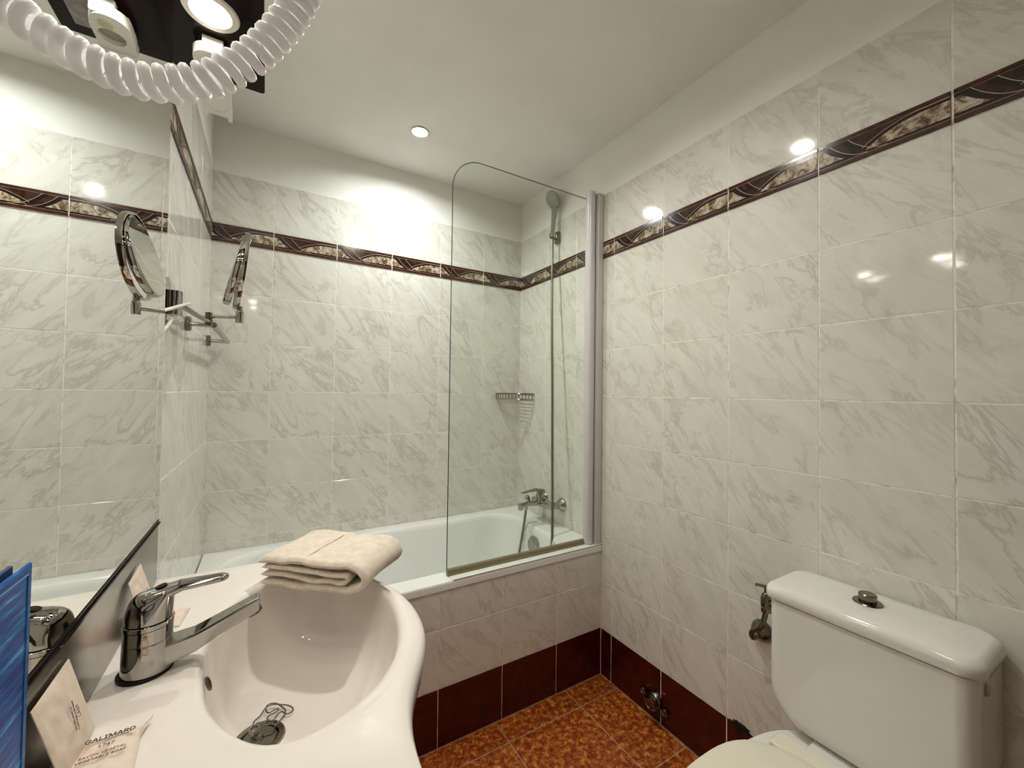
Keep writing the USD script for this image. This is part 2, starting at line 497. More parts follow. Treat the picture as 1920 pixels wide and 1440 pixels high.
def lay_border(parent, O, U, V, N, cells):
    lo, hi = min(c[1] for c in cells), max(c[2] for c in cells)
    part(parent, "grout_strip", place(abox(lo, hi, 0.001, 0.072, -0.006, 0.0016), O + V * 1.80, U, V, N), M_grout)
    for c0, a, b in cells:
        clip = sbox(a - c0 + 0.0022, 0.0008, b - c0 - 0.0022, 0.0723)
        base = place(prism(clip, 0.0095), O + U * c0 + V * 1.80 - N * 0.007, U, V, N)
        p = part(parent, "border_tile", base, M_border)
        for nm, (sh, h, mt) in SHAPES.items():
            g = sh.intersection(clip)
            m = prism(g, h)
            if m is not None:
                part(p, nm, place(m, O + U * c0 + V * 1.80 + N * 0.0024, U, V, N), mt)


TOPROW = [1.873, ZT]
# far wall (behind the bath)
wf = struct("wall_far")
part(wf, "grout_bed", abox(XL - 0.1, 0.1, 0.0005, 0.1, 0, ZT), M_grout)
part(wf, "plaster", abox(XL - 0.1, 0.1, 0.002, 0.1, ZT, ZC + 0.02), M_plaster)
fu = [XL] + [TF0 - 0.25 * k for k in range(4, -1, -1)] + [0.0]
OF = np.zeros(3)
fv = [0.5565] + ROWS[2:]
lay(wf, "tile", OF, X_, Z_, -Y_, fu, fv, M_far)
lay(wf, "tile", OF, X_, Z_, -Y_, fu, TOPROW, M_far_top)
lay_border(wf, OF, X_, Z_, -Y_, [(TF0 - 0.25 * 5, XL, TF0 - 1.0)] + [(TF0 - 0.25 * k, TF0 - 0.25 * k, TF0 - 0.25 * (k - 1)) for k in range(4, 0, -1)] + [(TF0, TF0, 0.0)])
# right wall
wr = struct("wall_right")
part(wr, "grout_bed", abox(0.0005, 0.1, YB - 0.1, 0.1, 0, ZT), M_grout)
part(wr, "plaster", abox(0.002, 0.1, YB - 0.1, 0.1, ZT, ZC + 0.02), M_plaster)
ru = [0.25 * k for k in range(0, 11)]


def right_hidden(u0, u1, v0, v1):
    return u1 < 0.70 and v1 < 0.5        # behind the bath


lay(wr, "tile", np.zeros(3), -Y_, Z_, -X_, ru, ROWS, M_right, skip=right_hidden)
lay(wr, "tile", np.zeros(3), -Y_, Z_, -X_, ru, TOPROW, M_right_top)
lay_border(wr, np.zeros(3), -Y_, Z_, -X_, [(0.25 * k, 0.25 * k, 0.25 * k + 0.25) for k in range(10)])
# left wall
wl = struct("wall_left")
part(wl, "grout_bed", abox(XL - 0.1, XL - 0.0005, YB - 0.1, 0.1, 0, ZT), M_grout)
part(wl, "plaster", abox(XL - 0.1, XL - 0.002, YB - 0.1, 0.1, ZT, ZC + 0.02), M_plaster)
lu = [-1.0377, -0.7877, -0.5377, -0.2877, -0.0377, 0.0]
OL = np.array([XL, 0, 0])
lay(wl, "tile", OL, Y_, Z_, X_, lu, ROWS[:1] + ROWS[1:], M_left, skip=lambda u0, u1, v0, v1: v1 < 0.5 and u0 > -0.7)
lay(wl, "tile", OL, Y_, Z_, X_, lu, TOPROW, M_left_top)
lay_border(wl, OL, Y_, Z_, X_, [(-0.0377 - 0.25 * k, -0.0377 - 0.25 * k, 0.2123 - 0.25 * k if k else 0.0) for k in range(4, -1, -1)])
# back wall, floor, ceiling
wb = struct("wall_back")
part(wb, "plaster", abox(XL - 0.1, 0.1, YB - 0.1, YB, 0, ZC + 0.02), M_plaster)
M_wood = noisy("dark_door_wood", (0.035, 0.016, 0.008), (0.075, 0.035, 0.017), 14, 0.4)
d1 = struct("added_door_1")  # unseen dark door, added to darken the chrome reflections and cut fill
part(d1, "leaf", cbox(-0.90, -0.12, YB + 0.001, YB + 0.045, 0.004, 2.03, 0.003), M_wood)
part(d1, "handle", cat(cyl((-0.20, YB + 0.045, 1.02), (-0.20, YB + 0.09, 1.02), 0.009), cyl((-0.20, YB + 0.09, 1.02), (-0.32, YB + 0.09, 1.02), 0.008)), M_chrome, 40)
fl = struct("floor")
part(fl, "grout_bed", abox(XL - 0.1, 0.1, YB - 0.1, 0.1, -0.1, -0.0015), M_floor_grout)
fx = [XL] + [-0.195 - 0.32 * k for k in range(3, -1, -1)] + [0.0]
fy = [YB] + [-0.784 - 0.32 * k for k in range(5, -1, -1)] + [YT]
lay(fl, "tile", np.zeros(3), X_, Y_, Z_, fx, fy, M_floor, gap=0.0022)
ce = struct("ceiling")
# holes for the two downlights
DL = [(-0.727, -0.338), (-0.75, -1.13)]
cpoly = sbox(XL - 0.1, YB - 0.1, 0.1, 0.1)
for x, y in DL:
    cpoly = cpoly.difference(Point(x, y).buffer(0.034, 24))
part(ce, "plaster", place(prism(cpoly, 0.1), np.array([0, 0, ZC]), X_, Y_, Z_), M_ceil)

# skirting tiles
br = struct("baseboard_right")
lay(br, "tile", np.array([-0.0002, 0, 0]), -Y_, Z_, -X_, [0.685] + [0.7463, 0.9976, 1.2470, 1.4970, 1.7470, 1.9970, 2.2470, 2.5], [0.0, 0.1965], M_maroon)
# bath panel
bp = struct("wall_bath_panel")
part(bp, "grout_bed", abox(XL, 0.0, YT + 0.0008, YT + 0.03, 0, 0.5265), M_grout)
pu = [XL] + [-0.24 - 0.25 * k for k in range(4, -1, -1)] + [0.0]
OP = np.array([0, YT, 0])
lay(bp, "tile", OP, X_, Z_, -Y_, pu, [0.1975, 0.3975, 0.5262], M_panel)
bb = struct("baseboard_bath_panel")
lay(bb, "tile", np.array([0, YT - 0.0003, 0]), X_, Z_, -Y_, pu, [0.0, 0.1975], M_maroon)

# ------------------------------------------------------------------ bath
bt = thing("bathtub", "white enamelled bath built in behind the tiled panel along the far wall", "bathtub", (-0.731, -0.34, 0.10))


def tubring(x0, x1, y0, y1, z, r, n=10):
    p = rrect(x0, x1, y0, y1, r, n)
    return np.c_[p, np.full(len(p), z)]


TX0, TX1, TY0, TY1 = XL + 0.001, -0.001, -0.688, -0.001
rings = [tubring(-1.17, -0.25, -0.49, -0.185, 0.118, 0.11), tubring(-1.255, -0.18, -0.55, -0.125, 0.16, 0.12), tubring(-1.35, -0.135, -0.59, -0.085, 0.40, 0.12), tubring(-1.395, -0.12, -0.612, -0.062, 0.525, 0.13),
         tubring(TX0 + 0.02, TX1 - 0.02, TY0 + 0.034, TY1 - 0.02, 0.530, 0.004), tubring(TX0 + 0.02, TX1 - 0.02, TY0 + 0.0335, TY1 - 0.02, 0.5272, 0.004), tubring(TX0, TX1, TY0, TY1, 0.527, 0.004), tubring(TX0, TX1, TY0, TY1, 0.545, 0.004),
         tubring(TX0 + 0.001, TX1 - 0.001, TY0 + 0.002, TY1 - 0.001, 0.5515, 0.005), tubring(TX0 + 0.004, TX1 - 0.004, TY0 + 0.006, TY1 - 0.004, 0.555, 0.006),
         tubring(-1.40, -0.115, -0.617, -0.058, 0.5555, 0.14), tubring(-1.392, -0.122, -0.609, -0.066, 0.5535, 0.135),
         tubring(-1.386, -0.128, -0.602, -0.073, 0.547, 0.13), tubring(-1.378, -0.134, -0.594, -0.081, 0.53, 0.125),
         tubring(-1.335, -0.150, -0.575, -0.10, 0.40, 0.12), tubring(-1.28, -0.170, -0.555, -0.12, 0.24, 0.12),
         tubring(-1.24, -0.195, -0.535, -0.14, 0.17, 0.12), tubring(-1.18, -0.24, -0.50, -0.175, 0.135, 0.11), tubring(-1.0, -0.40, -0.42, -0.25, 0.128, 0.08)]
part(bt, "body", loft(rings), M_enamel, 35)
part(bt, "overflow_plate", lathe([(0.0, 0.0), (0.041, 0.0), (0.043, 0.004), (0.034, 0.013), (0.013, 0.017), (0, 0.0175)], (-0.143, -0.375, 0.475), (-1, 0, 0.10)), M_chrome, 40, label="round chrome overflow plate")

# ------------------------------------------------------------------ shower screen
ss = thing("shower_screen", "frameless clear glass bath screen with one rounded top corner and white hinge profile", "shower screen", (-0.36, -0.645, 0.555))
gx0, gx1, gz0, gz1, gr = -0.700, -0.070, 0.576, 2.064, 0.115
outl = [(gx1, gz0), (gx1, gz1)] + [(gx0 + gr + gr * math.cos(a), gz1 - gr + gr * math.sin(a)) for a in np.radians(np.linspace(90, 180, 20))] + [(gx0, gz0)]
pane = prism(Polygon(outl), 0.005)
part(ss, "glass_pane", place(pane, np.array([0, -0.6425, 0]), X_, Z_, -Y_), M_pane)
part(ss, "threshold_strip", cbox(-0.693, -0.0025, -0.6885, -0.634, 0.5552, 0.5566, 0.0005), M_enamel, label="white threshold strip under the glass")
part(ss, "glass_edge", tube(np.array([(x, -0.645, z) for x, z in outl[1:]]), 0.0016, 6), M_edge, 40, label="dark polished edge of the glass")
part(ss, "hinge_post", place(prism(LineString([(0, -0.004), (0, 0.004)]).buffer(0.019, 10), 1.524), np.array([-0.053, -0.655, 0.5615]), X_, Y_, Z_), M_profile, 40)
part(ss, "post_cap", place(prism(LineString([(0, -0.004), (0, 0.004)]).buffer(0.0195, 10), 0.012), np.array([-0.053, -0.655, 2.0785]), X_, Y_, Z_), M_profile, 40)
part(ss, "post_foot", place(prism(LineString([(0, -0.004), (0, 0.004)]).buffer(0.0195, 10), 0.004), np.array([-0.053, -0.655, 0.5560]), X_, Y_, Z_), M_profile, 40)
part(ss, "wall_profile", cbox(-0.0310, -0.0022, -0.684, -0.632, 0.557, 2.088, 0.002), M_profile)
part(ss, "bottom_seal", cat(cbox(gx0, gx1 + 0.002, -0.652, -0.638, 0.5565, 0.577, 0.002), tube(np.array([(gx0, -0.6535, 0.5605), (gx1, -0.6535, 0.5605)]), 0.0035, 8)), M_seal, label="brownish translucent seal strip under the glass")

# ------------------------------------------------------------------ hand shower, hose, mixer, basket
hs = thing("hand_shower", "chrome round hand shower resting in the wall holder behind the glass screen", "hand shower", (-0.045, -0.36, 2.03))
hn = np.array((-0.85, 0.10, -0.52)); hn /= np.linalg.norm(hn)
hc = np.array((-0.040, -0.362, 2.182))
part(hs, "head", lathe([(0.0, -0.016), (0.030, -0.014), (0.044, -0.006), (0.047, 0.002), (0.0465, 0.008), (0.044, 0.010)], hc, hn), M_chrome, 40)
part(hs, "spray_face", lathe([(0.043, 0.0), (0.043, 0.0125), (0.036, 0.0135), (0.0, 0.0138)], hc, hn), simple("spray_grey", (0.36, 0.35, 0.30), 0.35), 40)
part(hs, "handle", tube(smoothline([hc - hn * 0.004 + (0.006, 0, -0.030), (-0.032, -0.361, 2.12), (-0.036, -0.360, 2.07), (-0.040, -0.360, 2.025)], 14), np.linspace(0.0165, 0.0095, 14), 16), M_chrome, 40)
part(hs, "hose_nut", cyl((-0.0395, -0.360, 2.028), (-0.0415, -0.360, 2.005), 0.0105, 20, 0.001), M_chrome, 40)
hh = thing("shower_holder", "small chrome wall bracket holding the hand shower", "bracket", (-0.01, -0.356, 1.995))
part(hh, "wall_plate", rbox(-0.020, 0.0, -0.374, -0.340, 1.966, 2.026, 0.007), M_dark_chrome, 40)
part(hh, "cradle", cat(cbox(-0.030, -0.018, -0.371, -0.349, 1.985, 2.008, 0.002), lathe([(0.0115, 0), (0.0155, 0), (0.0165, 0.02), (0.0125, 0.02), (0.0115, 0)], (-0.0425, -0.360, 1.988), (0.05, 0, 1), caps=False)), M_chrome, 40)
ho = thing("shower_hose", "long grey metal shower hose hanging from the holder down into the bath", "hose", (-0.08, -0.43, 0.2))
hp = smoothline([(-0.0415, -0.360, 2.008), (-0.043, -0.362, 1.95), (-0.060, -0.388, 1.60), (-0.080, -0.425, 1.20), (-0.105, -0.466, 0.80), (-0.145, -0.520, 0.52), (-0.195, -0.545, 0.36), (-0.235, -0.50, 0.255), (-0.235, -0.40, 0.225), (-0.205, -0.31, 0.29), (-0.168, -0.285, 0.42), (-0.146, -0.292, 0.56), (-0.142, -0.300, 0.625)], 900)
s_ = np.r_[0, np.cumsum(np.linalg.norm(np.diff(hp, axis=0), axis=1))]
part(ho, "ribbed_tube", tube(hp, 0.0064 + 0.0005 * np.sin(s_ / 0.0042 * 2 * np.pi), 10), M_hose, True)
mx = thing("bath_mixer", "chrome wall mixer with flat lever and spout at the tap end of the bath", "tap", (-0.07, -0.335, 0.66))
for y in (-0.26, -0.41):
    part(mx, "wall_flange", lathe([(0.032, 0.0), (0.033, 0.003), (0.026, 0.016), (0.014, 0.022), (0.013, 0.040)], (-0.0005, y, 0.658), (-1, 0, 0)), M_chrome, 40)
    part(mx, "union_nut", lathe([(0.0165, 0.034), (0.0175, 0.036), (0.0175, 0.052), (0.014, 0.054)], (0, y, 0.658), (-1, 0, 0), 6), M_chrome)
part(mx, "body", cat(tube(smoothline([(-0.066, -0.42, 0.658), (-0.068, -0.36, 0.662), (-0.070, -0.31, 0.662), (-0.066, -0.25, 0.658)], 20), np.array([0.012, 0.015, 0.017, 0.018, 0.019, 0.021, 0.023, 0.024, 0.025, 0.025, 0.025, 0.025, 0.024, 0.023, 0.021, 0.019, 0.018, 0.017, 0.015, 0.012]), 20)), M_chrome, 40)
part(mx, "spout", cat(hull(np.vstack([sph_pts((-0.085, -0.335, 0.660), (0.012, 0.020, 0.014)), sph_pts((-0.150, -0.335, 0.664), (0.010, 0.018, 0.012))])),
                      hull(np.vstack([sph_pts((-0.150, -0.335, 0.664), (0.010, 0.018, 0.012)), sph_pts((-0.200, -0.335, 0.660), (0.008, 0.017, 0.010))])),
                      lathe([(0.013, 0), (0.012, 0.016)], (-0.195, -0.335, 0.655), (0, 0, -1), 20)), M_chrome, 40)
part(mx, "diverter_knob", lathe([(0.008, 0), (0.008, 0.018), (0.012, 0.020), (0.012, 0.032), (0.009, 0.036)], (-0.135, -0.322, 0.668), (0, 0.75, 0.65), 20), M_chrome, 40)
part(mx, "cartridge", lathe([(0.020, 0), (0.020, 0.026), (0.017, 0.036)], (-0.082, -0.335, 0.672), (-0.05, 0, 1), 28), M_chrome, 40)
part(mx, "lever", cat(hull(np.vstack([sph_pts((-0.070, -0.335, 0.722), (0.014, 0.020, 0.006)), sph_pts((-0.110, -0.335, 0.728), (0.012, 0.019, 0.006))])),
                      hull(np.vstack([sph_pts((-0.110, -0.335, 0.728), (0.012, 0.019, 0.006)), sph_pts((-0.186, -0.335, 0.720), (0.008, 0.012, 0.003))])),
                      cyl((-0.082, -0.335, 0.704), (-0.084, -0.335, 0.722), 0.016)), M_chrome_dull, 40)
part(mx, "hose_outlet", lathe([(0.011, 0), (0.011, 0.012), (0.009, 0.014), (0.009, 0.026)], (-0.142, -0.300, 0.650), (0, 0, -1), 20), M_chrome, 40)
wb_ = thing("corner_basket", "quarter-round chrome wire soap basket in the tiled corner above the bath", "soap basket", (-0.06, -0.06, 1.166))
qa = np.radians(np.linspace(180, 270, 26))
rr = 0.150


def arc(r, z, o=0.008):
    return np.array([(-o + r * math.cos(a), -o + r * math.sin(a), z) for a in qa])


part(wb_, "top_rim", tube(arc(rr, 1.200), 0.0032, 8), M_dark_chrome, 40)
part(wb_, "lower_rim", tube(arc(rr, 1.170), 0.0030, 8), M_chrome, 40)
for d in (0, 1):
    e = np.array([(-0.008 - rr, -0.005, 1.2), (-0.005, -0.005, 1.2)]) if d == 0 else np.array([(-0.005, -0.005, 1.2), (-0.005, -0.008 - rr, 1.2)])
    part(wb_, "back_wire", tube(e, 0.0024, 8), M_dark_chrome, 40)
    part(wb_, "back_wire", tube(e - (0, 0, 0.03), 0.0022, 8), M_dark_chrome, 40)
for k in range(0, 26, 2):
    p0 = arc(rr, 1.200)[k]
    part(wb_, "upright_wire", tube(np.array([p0, p0 - (0, 0, 0.03)]), 0.0020, 6), M_dark_chrome, 40)
for k in range(1, 14):
    s = 0.011 * k
    # floor wires run parallel to the diagonal from each wall to the rim
    d = (rr ** 2 - (s * 0) ** 2) ** 0.5
    part(wb_, "floor_wire", tube(np.array([(-0.006 - s, -0.006, 1.170), (-0.008 - s, -0.008 - math.sqrt(max(rr ** 2 - s ** 2, 0)), 1.170)]), 0.0016, 6), M_chrome, 40)

# ------------------------------------------------------------------ towel rail on the left wall
tr = thing("towel_rail", "slim chrome towel rail on the left wall over the bath", "towel rail", (-1.43, -0.29, 1.392))
for y in (-0.530, -0.052):
    part(tr, "wall_flange", lathe([(0.020, 0), (0.021, 0.002), (0.021, 0.010), (0.018, 0.013)], (XL, y, 1.392), (1, 0, 0)), M_dark_chrome, 40)
    part(tr, "post", cyl((XL + 0.010, y, 1.392), (-1.392, y, 1.392), 0.0065, 16), M_chrome, 40)
part(tr, "bar", cyl((-1.396, -0.545, 1.392), (-1.396, -0.040, 1.392), 0.0085, 20, 0.001), M_chrome_dull, 40)

# ------------------------------------------------------------------ magnifying mirror on its swing arm
mm = thing("magnifying_mirror", "round chrome magnifying mirror on a swing arm beside the wall mirror", "makeup mirror", (-1.40, -0.74, 1.40))
part(mm, "wall_plate", place(prism(LineString([(0, -0.022), (0, 0.022)]).buffer(0.034, 14), 0.006), np.array([XL, -0.815, 1.402]), Y_, Z_, X_), M_chrome, 40)
part(mm, "pivot_post", cyl((-1.447, -0.795, 1.376), (-1.447, -0.795, 1.432), 0.0145, 24, 0.001), M_chrome, 40)
part(mm, "arm", cyl((-1.443, -0.790, 1.404), (-1.396, -0.672, 1.384), 0.0068, 16), M_chrome, 40)
part(mm, "elbow", cyl((-1.395, -0.670, 1.372), (-1.395, -0.670, 1.408), 0.0085, 20, 0.001), M_dark_chrome, 40)
part(mm, "forearm", cyl((-1.395, -0.670, 1.3975), (-1.326, -0.700, 1.3975), 0.0042, 16), M_chrome, 40)
part(mm, "head_knuckle", lathe([(0.009, 0), (0.0095, 0.001), (0.0095, 0.028), (0.007, 0.034), (0.006, 0.044)], (-1.326, -0.700, 1.383), (0, 0, 1), 20), M_chrome, 40)
ny = np.array((-0.985, -0.10, 0.10)); ny /= np.linalg.norm(ny)
nm_ = np.array((-0.965, -0.10, 0.235)); nm_ /= np.linalg.norm(nm_)
hcent = np.array((-1.331, -0.693, 1.524))


def ringpts(c, n, r, a0=0, a1=360, k=64):
    u = np.cross(n, (0, 0, 1.0)); u /= np.linalg.norm(u); v = np.cross(u, n)
    return np.array([np.asarray(c) + r * (math.cos(a) * u + math.sin(a) * v) for a in np.radians(np.linspace(a0, a1, k, endpoint=(a1 - a0) < 359))])


hy = hcent + ny * -0.006
yoke = []
for rad, off in ((0.100, -0.0065), (0.1035, -0.0065), (0.1045, 0), (0.1035, 0.0065), (0.100, 0.0065)):
    yoke.append(ringpts(hy + ny * off, ny, rad))
yoke.append(yoke[0])
part(mm, "yoke_ring", loft(yoke, False, False), M_chrome, 40)
part(mm, "mirror_rim", lathe([(0.088, -0.009), (0.0955, -0.008), (0.0975, -0.004), (0.0975, 0.004), (0.0955, 0.008), (0.091, 0.0092)], hcent + nm_ * 0.004, nm_, 64, caps=False), M_chrome, 40)
part(mm, "mirror_face", lathe([(0.092, 0.0085), (0.091, 0.0095), (0.0, 0.0090)], hcent + nm_ * 0.004, nm_, 64), M_mag, 40, label="magnifying mirror face")
part(mm, "mirror_face", lathe([(0.092, 0.0085), (0.091, 0.0095), (0.0, 0.0090)], hcent + nm_ * 0.004, -nm_, 64), M_mag, 40)
part(mm, "white_cable", tube(smoothline([(-1.4235, -0.770, 1.4105), (-1.4235, -0.800, 1.404), (-1.431, -0.850, 1.389), (-1.4400, -0.905, 1.372), (-1.450, -0.945, 1.352), (-1.456, -0.915, 1.330), (-1.453, -0.86, 1.334), (-1.449, -0.80, 1.372)], 60), 0.0038, 8), M_white, True, label="white cable looping behind the mirror edge")

# ------------------------------------------------------------------ wall mirror, steel splash strip, black shelf with spots
YM0, YM1 = -1.90, -0.995
wm = thing("wall_mirror", "large flat wall mirror above the washbasin", "mirror", (-1.446, -1.33, 0.96))
part(wm, "backing_board", cbox(XL, XM - 0.0052, YM0, YM1 - 0.001, 0.9565, 1.862, 0.001), M_black)
part(wm, "mirror_glass", cbox(XM - 0.0050, XM, YM0, YM1, 0.9575, 1.842, 0.0012), M_mirror)
part(wm, "bottom_trim", cat(abox(XM - 0.006, XM + 0.0012, YM0, YM1, 0.9535, 0.9572), abox(XM - 0.006, XM + 0.0035, YM0, YM1, 0.9500, 0.9528)), M_black, label="thin black trim along the bottom edge")
st = thing("splash_strip", "brushed steel splash strip between washbasin and wall mirror", "splashback", (-1.446, -1.33, 0.84))
part(st, "panel", cbox(XL, XM, YM0, YM1 - 0.001, 0.8415, 0.9495, 0.001), M_steel)
sh = thing("vanity_shelf", "glossy black lacquered shelf with recessed spots above the wall mirror", "shelf", (-1.36, -1.33, 1.85))
SP = [(-1.354, -1.164), (-1.354, -1.444), (-1.354, -1.724)]  # last spot is unseen, added to light the cord and fill the room
shp = Polygon(rrect(XM - 0.001, -1.277, -1.90, -0.985, 0.008, 6))
for x, y in SP:
    shp = shp.difference(Point(x, y).buffer(0.031, 24))
part(sh, "board", place(prism(shp, 0.032), np.array([0, 0, 1.843]), X_, Y_, Z_), M_black)
part(sh, "rating_label", place(prism(Polygon([(-1.336, -1.085), (-1.300, -1.085), (-1.300, -1.010), (-1.336, -1.010)]), 0.0008), np.array([0, 0, 1.8420]), X_, Y_, Z_), M_label, label="grey printed sticker under the shelf")
for i, (x, y) in enumerate(SP):
    s = thing("shelf_spotlight", ("white-ringed round spotlight under the black shelf nearest the far wall", "white-ringed round spotlight in the middle of the black shelf", "added white-ringed round spotlight, unseen, under the near end of the black shelf")[i], "spotlight", (x, y, 1.843), "spots under the black shelf")
    part(s, "ring", lathe([(0.0295, 0.010), (0.0285, -0.002), (0.030, -0.0035), (0.039, -0.003), (0.041, 0.0), (0.0295, 0.0)], (x, y, 1.842), (0, 0, 1), 48, caps=False), M_ring, 40)
    part(s, "lens", lathe([(0.0285, 0.0), (0.0285, 0.002), (0.0, 0.002)], (x, y, 1.842), (0, 0, 1), 40), M_lamp_spot)
for i, (x, y) in enumerate(DL):
    s = thing("ceiling_downlight", ("recessed chrome ceiling downlight above the bath", "recessed ceiling downlight above the middle of the room")[i], "ceiling light", (x, y, ZC), "ceiling downlights")
    part(s, "ring", lathe([(0.0325, 0.012), (0.031, 0.002), (0.031, -0.002), (0.038, -0.003), (0.0405, -0.001), (0.0405, 0.0), (0.033, 0.0)], (x, y, ZC), (0, 0, 1), 48, caps=False), M_chrome, 40)
    part(s, "lens", lathe([(0.0, 0.009), (0.0315, 0.009), (0.0315, 0.011), (0.0, 0.011)], (x, y, ZC), (0, 0, 1), 40), (M_lamp_tub, M_lamp_room)[i])

# ------------------------------------------------------------------ shaver socket under the shelf
so = thing("shaver_socket", "white socket with flip lid hanging open under the black shelf", "socket", (-1.36, -1.06, 1.83))
plate = LineString([(-1.362, -1.078), (-1.362, -1.052)]).buffer(0.0265, 14).union(sbox(-1.386, -1.072, -1.334, -1.018))
plate = plate.difference(Point(-1.358, -1.052).buffer(0.0185, 24))
part(so, "plate", cat(place(prism(plate, 0.018), np.array([0, 0, 1.8120]), X_, Y_, Z_), abox(-1.384, -1.336, -1.075, -1.022, 1.826, 1.841)), M_white, 40)
part(so, "socket_face", cat(lathe([(0.0184, 0), (0.0184, 0.003), (0, 0.003)], (-1.358, -1.052, 1.8230), (0, 0, -1), 36)), M_grey, 40, label="grey recessed socket face")
for p in ((-1.363, -1.062), (-1.370, -1.058)):
    part(so, "pin_hole", lathe([(0.0028, 0), (0.0028, 0.0008), (0, 0.0008)], (p[0], p[1], 1.8199), (0, 0, -1), 14), M_rubber)
part(so, "clip", cbox(-1.373, -1.341, -1.104, -1.090, 1.8150, 1.8425, 0.0015), M_white)
part(so, "switch_button", lathe([(0.0095, 0.0), (0.0095, 0.0015), (0.007, 0.0022), (0, 0.0022)], (-1.357, -1.0815, 1.8122), (0, 0, -1), 24), simple("socket_cream", (0.62, 0.55, 0.38), 0.4), 40)
# lid: a plate sloping down away from the socket, with a round dish and two feet
lidN = np.array((0.0, -0.044, -0.048)); lidV = np.array((0, 0.052, -0.040)); lidV /= np.linalg.norm(lidV); lidN = np.cross(X_, lidV)
lid = sbox(-0.0245, 0.0, 0.0245, 0.066).difference(sbox(-0.017, 0.0585, 0.017, 0.07)).difference(Point(0, 0.032).buffer(0.0195, 24))
LO = np.array((-1.3585, -1.018, 1.8112))
part(so, "lid", place(prism(lid, 0.003), LO, X_, lidV, lidN), M_white)
part(so, "lid_disc", place(prism(Point(0, 0.032).buffer(0.0188, 24), 0.0022), LO + lidN * 0.0002, X_, lidV, lidN), M_white)

# ------------------------------------------------------------------ washbasin
wbn = thing("washbasin", "cream ceramic washbasin with bowed front and wide deck under the mirror", "washbasin", (-1.25, -1.31, 0.0))
DC = np.array((-1.2585, -1.308))
op_pts = [(-1.326, -1.305), (-1.321, -1.36), (-1.310, -1.417), (-1.281, -1.476), (-1.252, -1.506), (-1.222, -1.514), (-1.179, -1.504), (-1.137, -1.477), (-1.098, -1.428), (-1.075, -1.367), (-1.063, -1.281), (-1.073, -1.190), (-1.115, -1.118), (-1.185, -1.088), (-1.250, -1.108), (-1.300, -1.165), (-1.322, -1.24)]
opening = Polygon(smoothline(op_pts, 240, True))
front = smoothline([(-1.119, -1.640), (-1.117, -1.595), (-1.108, -1.545), (-1.089, -1.497), (-1.060, -1.443), (-1.038, -1.385), (-1.031, -1.325), (-1.036, -1.262), (-1.052, -1.205), (-1.078, -1.152), (-1.103, -1.110), (-1.114, -1.055), (-1.118, -1.000)], 90)
outer = Polygon([(XL + 0.0005, -1.672), (-1.135, -1.672), *front, (-1.135, -0.976), (XL + 0.0005, -0.976)])
outer = outer.buffer(0.012).buffer(-0.024).buffer(0.012)
NT = 360
th = np.linspace(0, 2 * np.pi, NT, endpoint=False)


def polar(poly):
    out = []
    for a in th:
        g = LineString([DC, DC + 2 * np.array((math.cos(a), math.sin(a)))]).intersection(poly.exterior)
        out.append(max(np.hypot(p.x - DC[0], p.y - DC[1]) for p in getattr(g, "geoms", [g])))
    return np.array(out)


RO, RB = polar(outer), polar(opening)
# the corners of the deck need exact points: take the true outline there
dirs = np.c_[np.cos(th), np.sin(th)]


def sring(r, z):
    return np.c_[DC + dirs * np.asarray(r)[:, None], np.broadcast_to(z, (NT,))]


one = np.ones(NT)
mixd = lambda t: RB * t + 0.028 * (1 - t)
rings = [sring(0.023 * one, 0.699), sring(0.031 * one, 0.7005), sring(mixd(0.30), 0.7035), sring(mixd(0.55), 0.7105), sring(mixd(0.70), 0.7215), sring(mixd(0.80), 0.738), sring(mixd(0.87), 0.760), sring(mixd(0.925), 0.788), sring(mixd(0.962), 0.812),
         sring(RB * 0.985, 0.8275), sring(RB, 0.8345), sring(RB + 0.005, 0.8388), sring(np.minimum(RB + 0.013, RO - 0.019), 0.8408)]
inner = np.minimum(RB + 0.013, RO - 0.019)
for t in (0.3, 0.6, 0.85):
    rings.append(sring(inner + (RO - 0.0160 - inner) * t, 0.8408 - 0.0006 * t))
rings += [sring(RO - 0.0110, 0.8393), sring(RO - 0.0062, 0.8368), sring(RO - 0.0026, 0.8328), sring(RO - 0.0006, 0.8275), sring(RO, 0.820), sring(RO - 0.0015, 0.806), sring(RO - 0.007, 0.790), sring(RO * 0.945, 0.772), sring(RO * 0.86, 0.745), sring(RO * 0.62, 0.690), sring(RO * 0.38, 0.655), sring(0.05 * one, 0.640)]
part(wbn, "basin", loft(rings, cap0=False), M_ceramic, 60)
part(wbn, "pedestal", lathe([(0.085, 0.0), (0.086, 0.02), (0.070, 0.10), (0.066, 0.45), (0.080, 0.62), (0.095, 0.662)], (-1.30, -1.31, 0.0), (0, 0, 1), 40), M_ceramic, 40)
part(wbn, "overflow_hole", lathe([(0.0095, 0.0), (0.0095, 0.002), (0.0065, 0.0026), (0.0065, 0.001), (0, 0.001)], (-1.3205, -1.306, 0.800), (0.93, 0, 0.36), 24), M_dark_chrome, 40, label="small dark overflow hole")
part(wbn, "drain_ring", lathe([(0.023, 0.690), (0.0235, 0.7005), (0.0255, 0.7035), (0.0325, 0.7030), (0.034, 0.7012)], (DC[0], DC[1], 0), (0, 0, 1), 48, caps=False), M_chrome, 40)
pl = thing("basin_plug", "chrome basin plug with a ring and ball chain lying in the washbasin drain", "plug", (DC[0], DC[1], 0.70))
part(pl, "plug_disc", lathe([(0.0, 0.692), (0.0215, 0.692), (0.0225, 0.7015), (0.0205, 0.7035), (0.006, 0.7028), (0.0045, 0.7005), (0, 0.7000)], (DC[0], DC[1], 0), (0, 0, 1), 40), M_chrome_dull, 40)
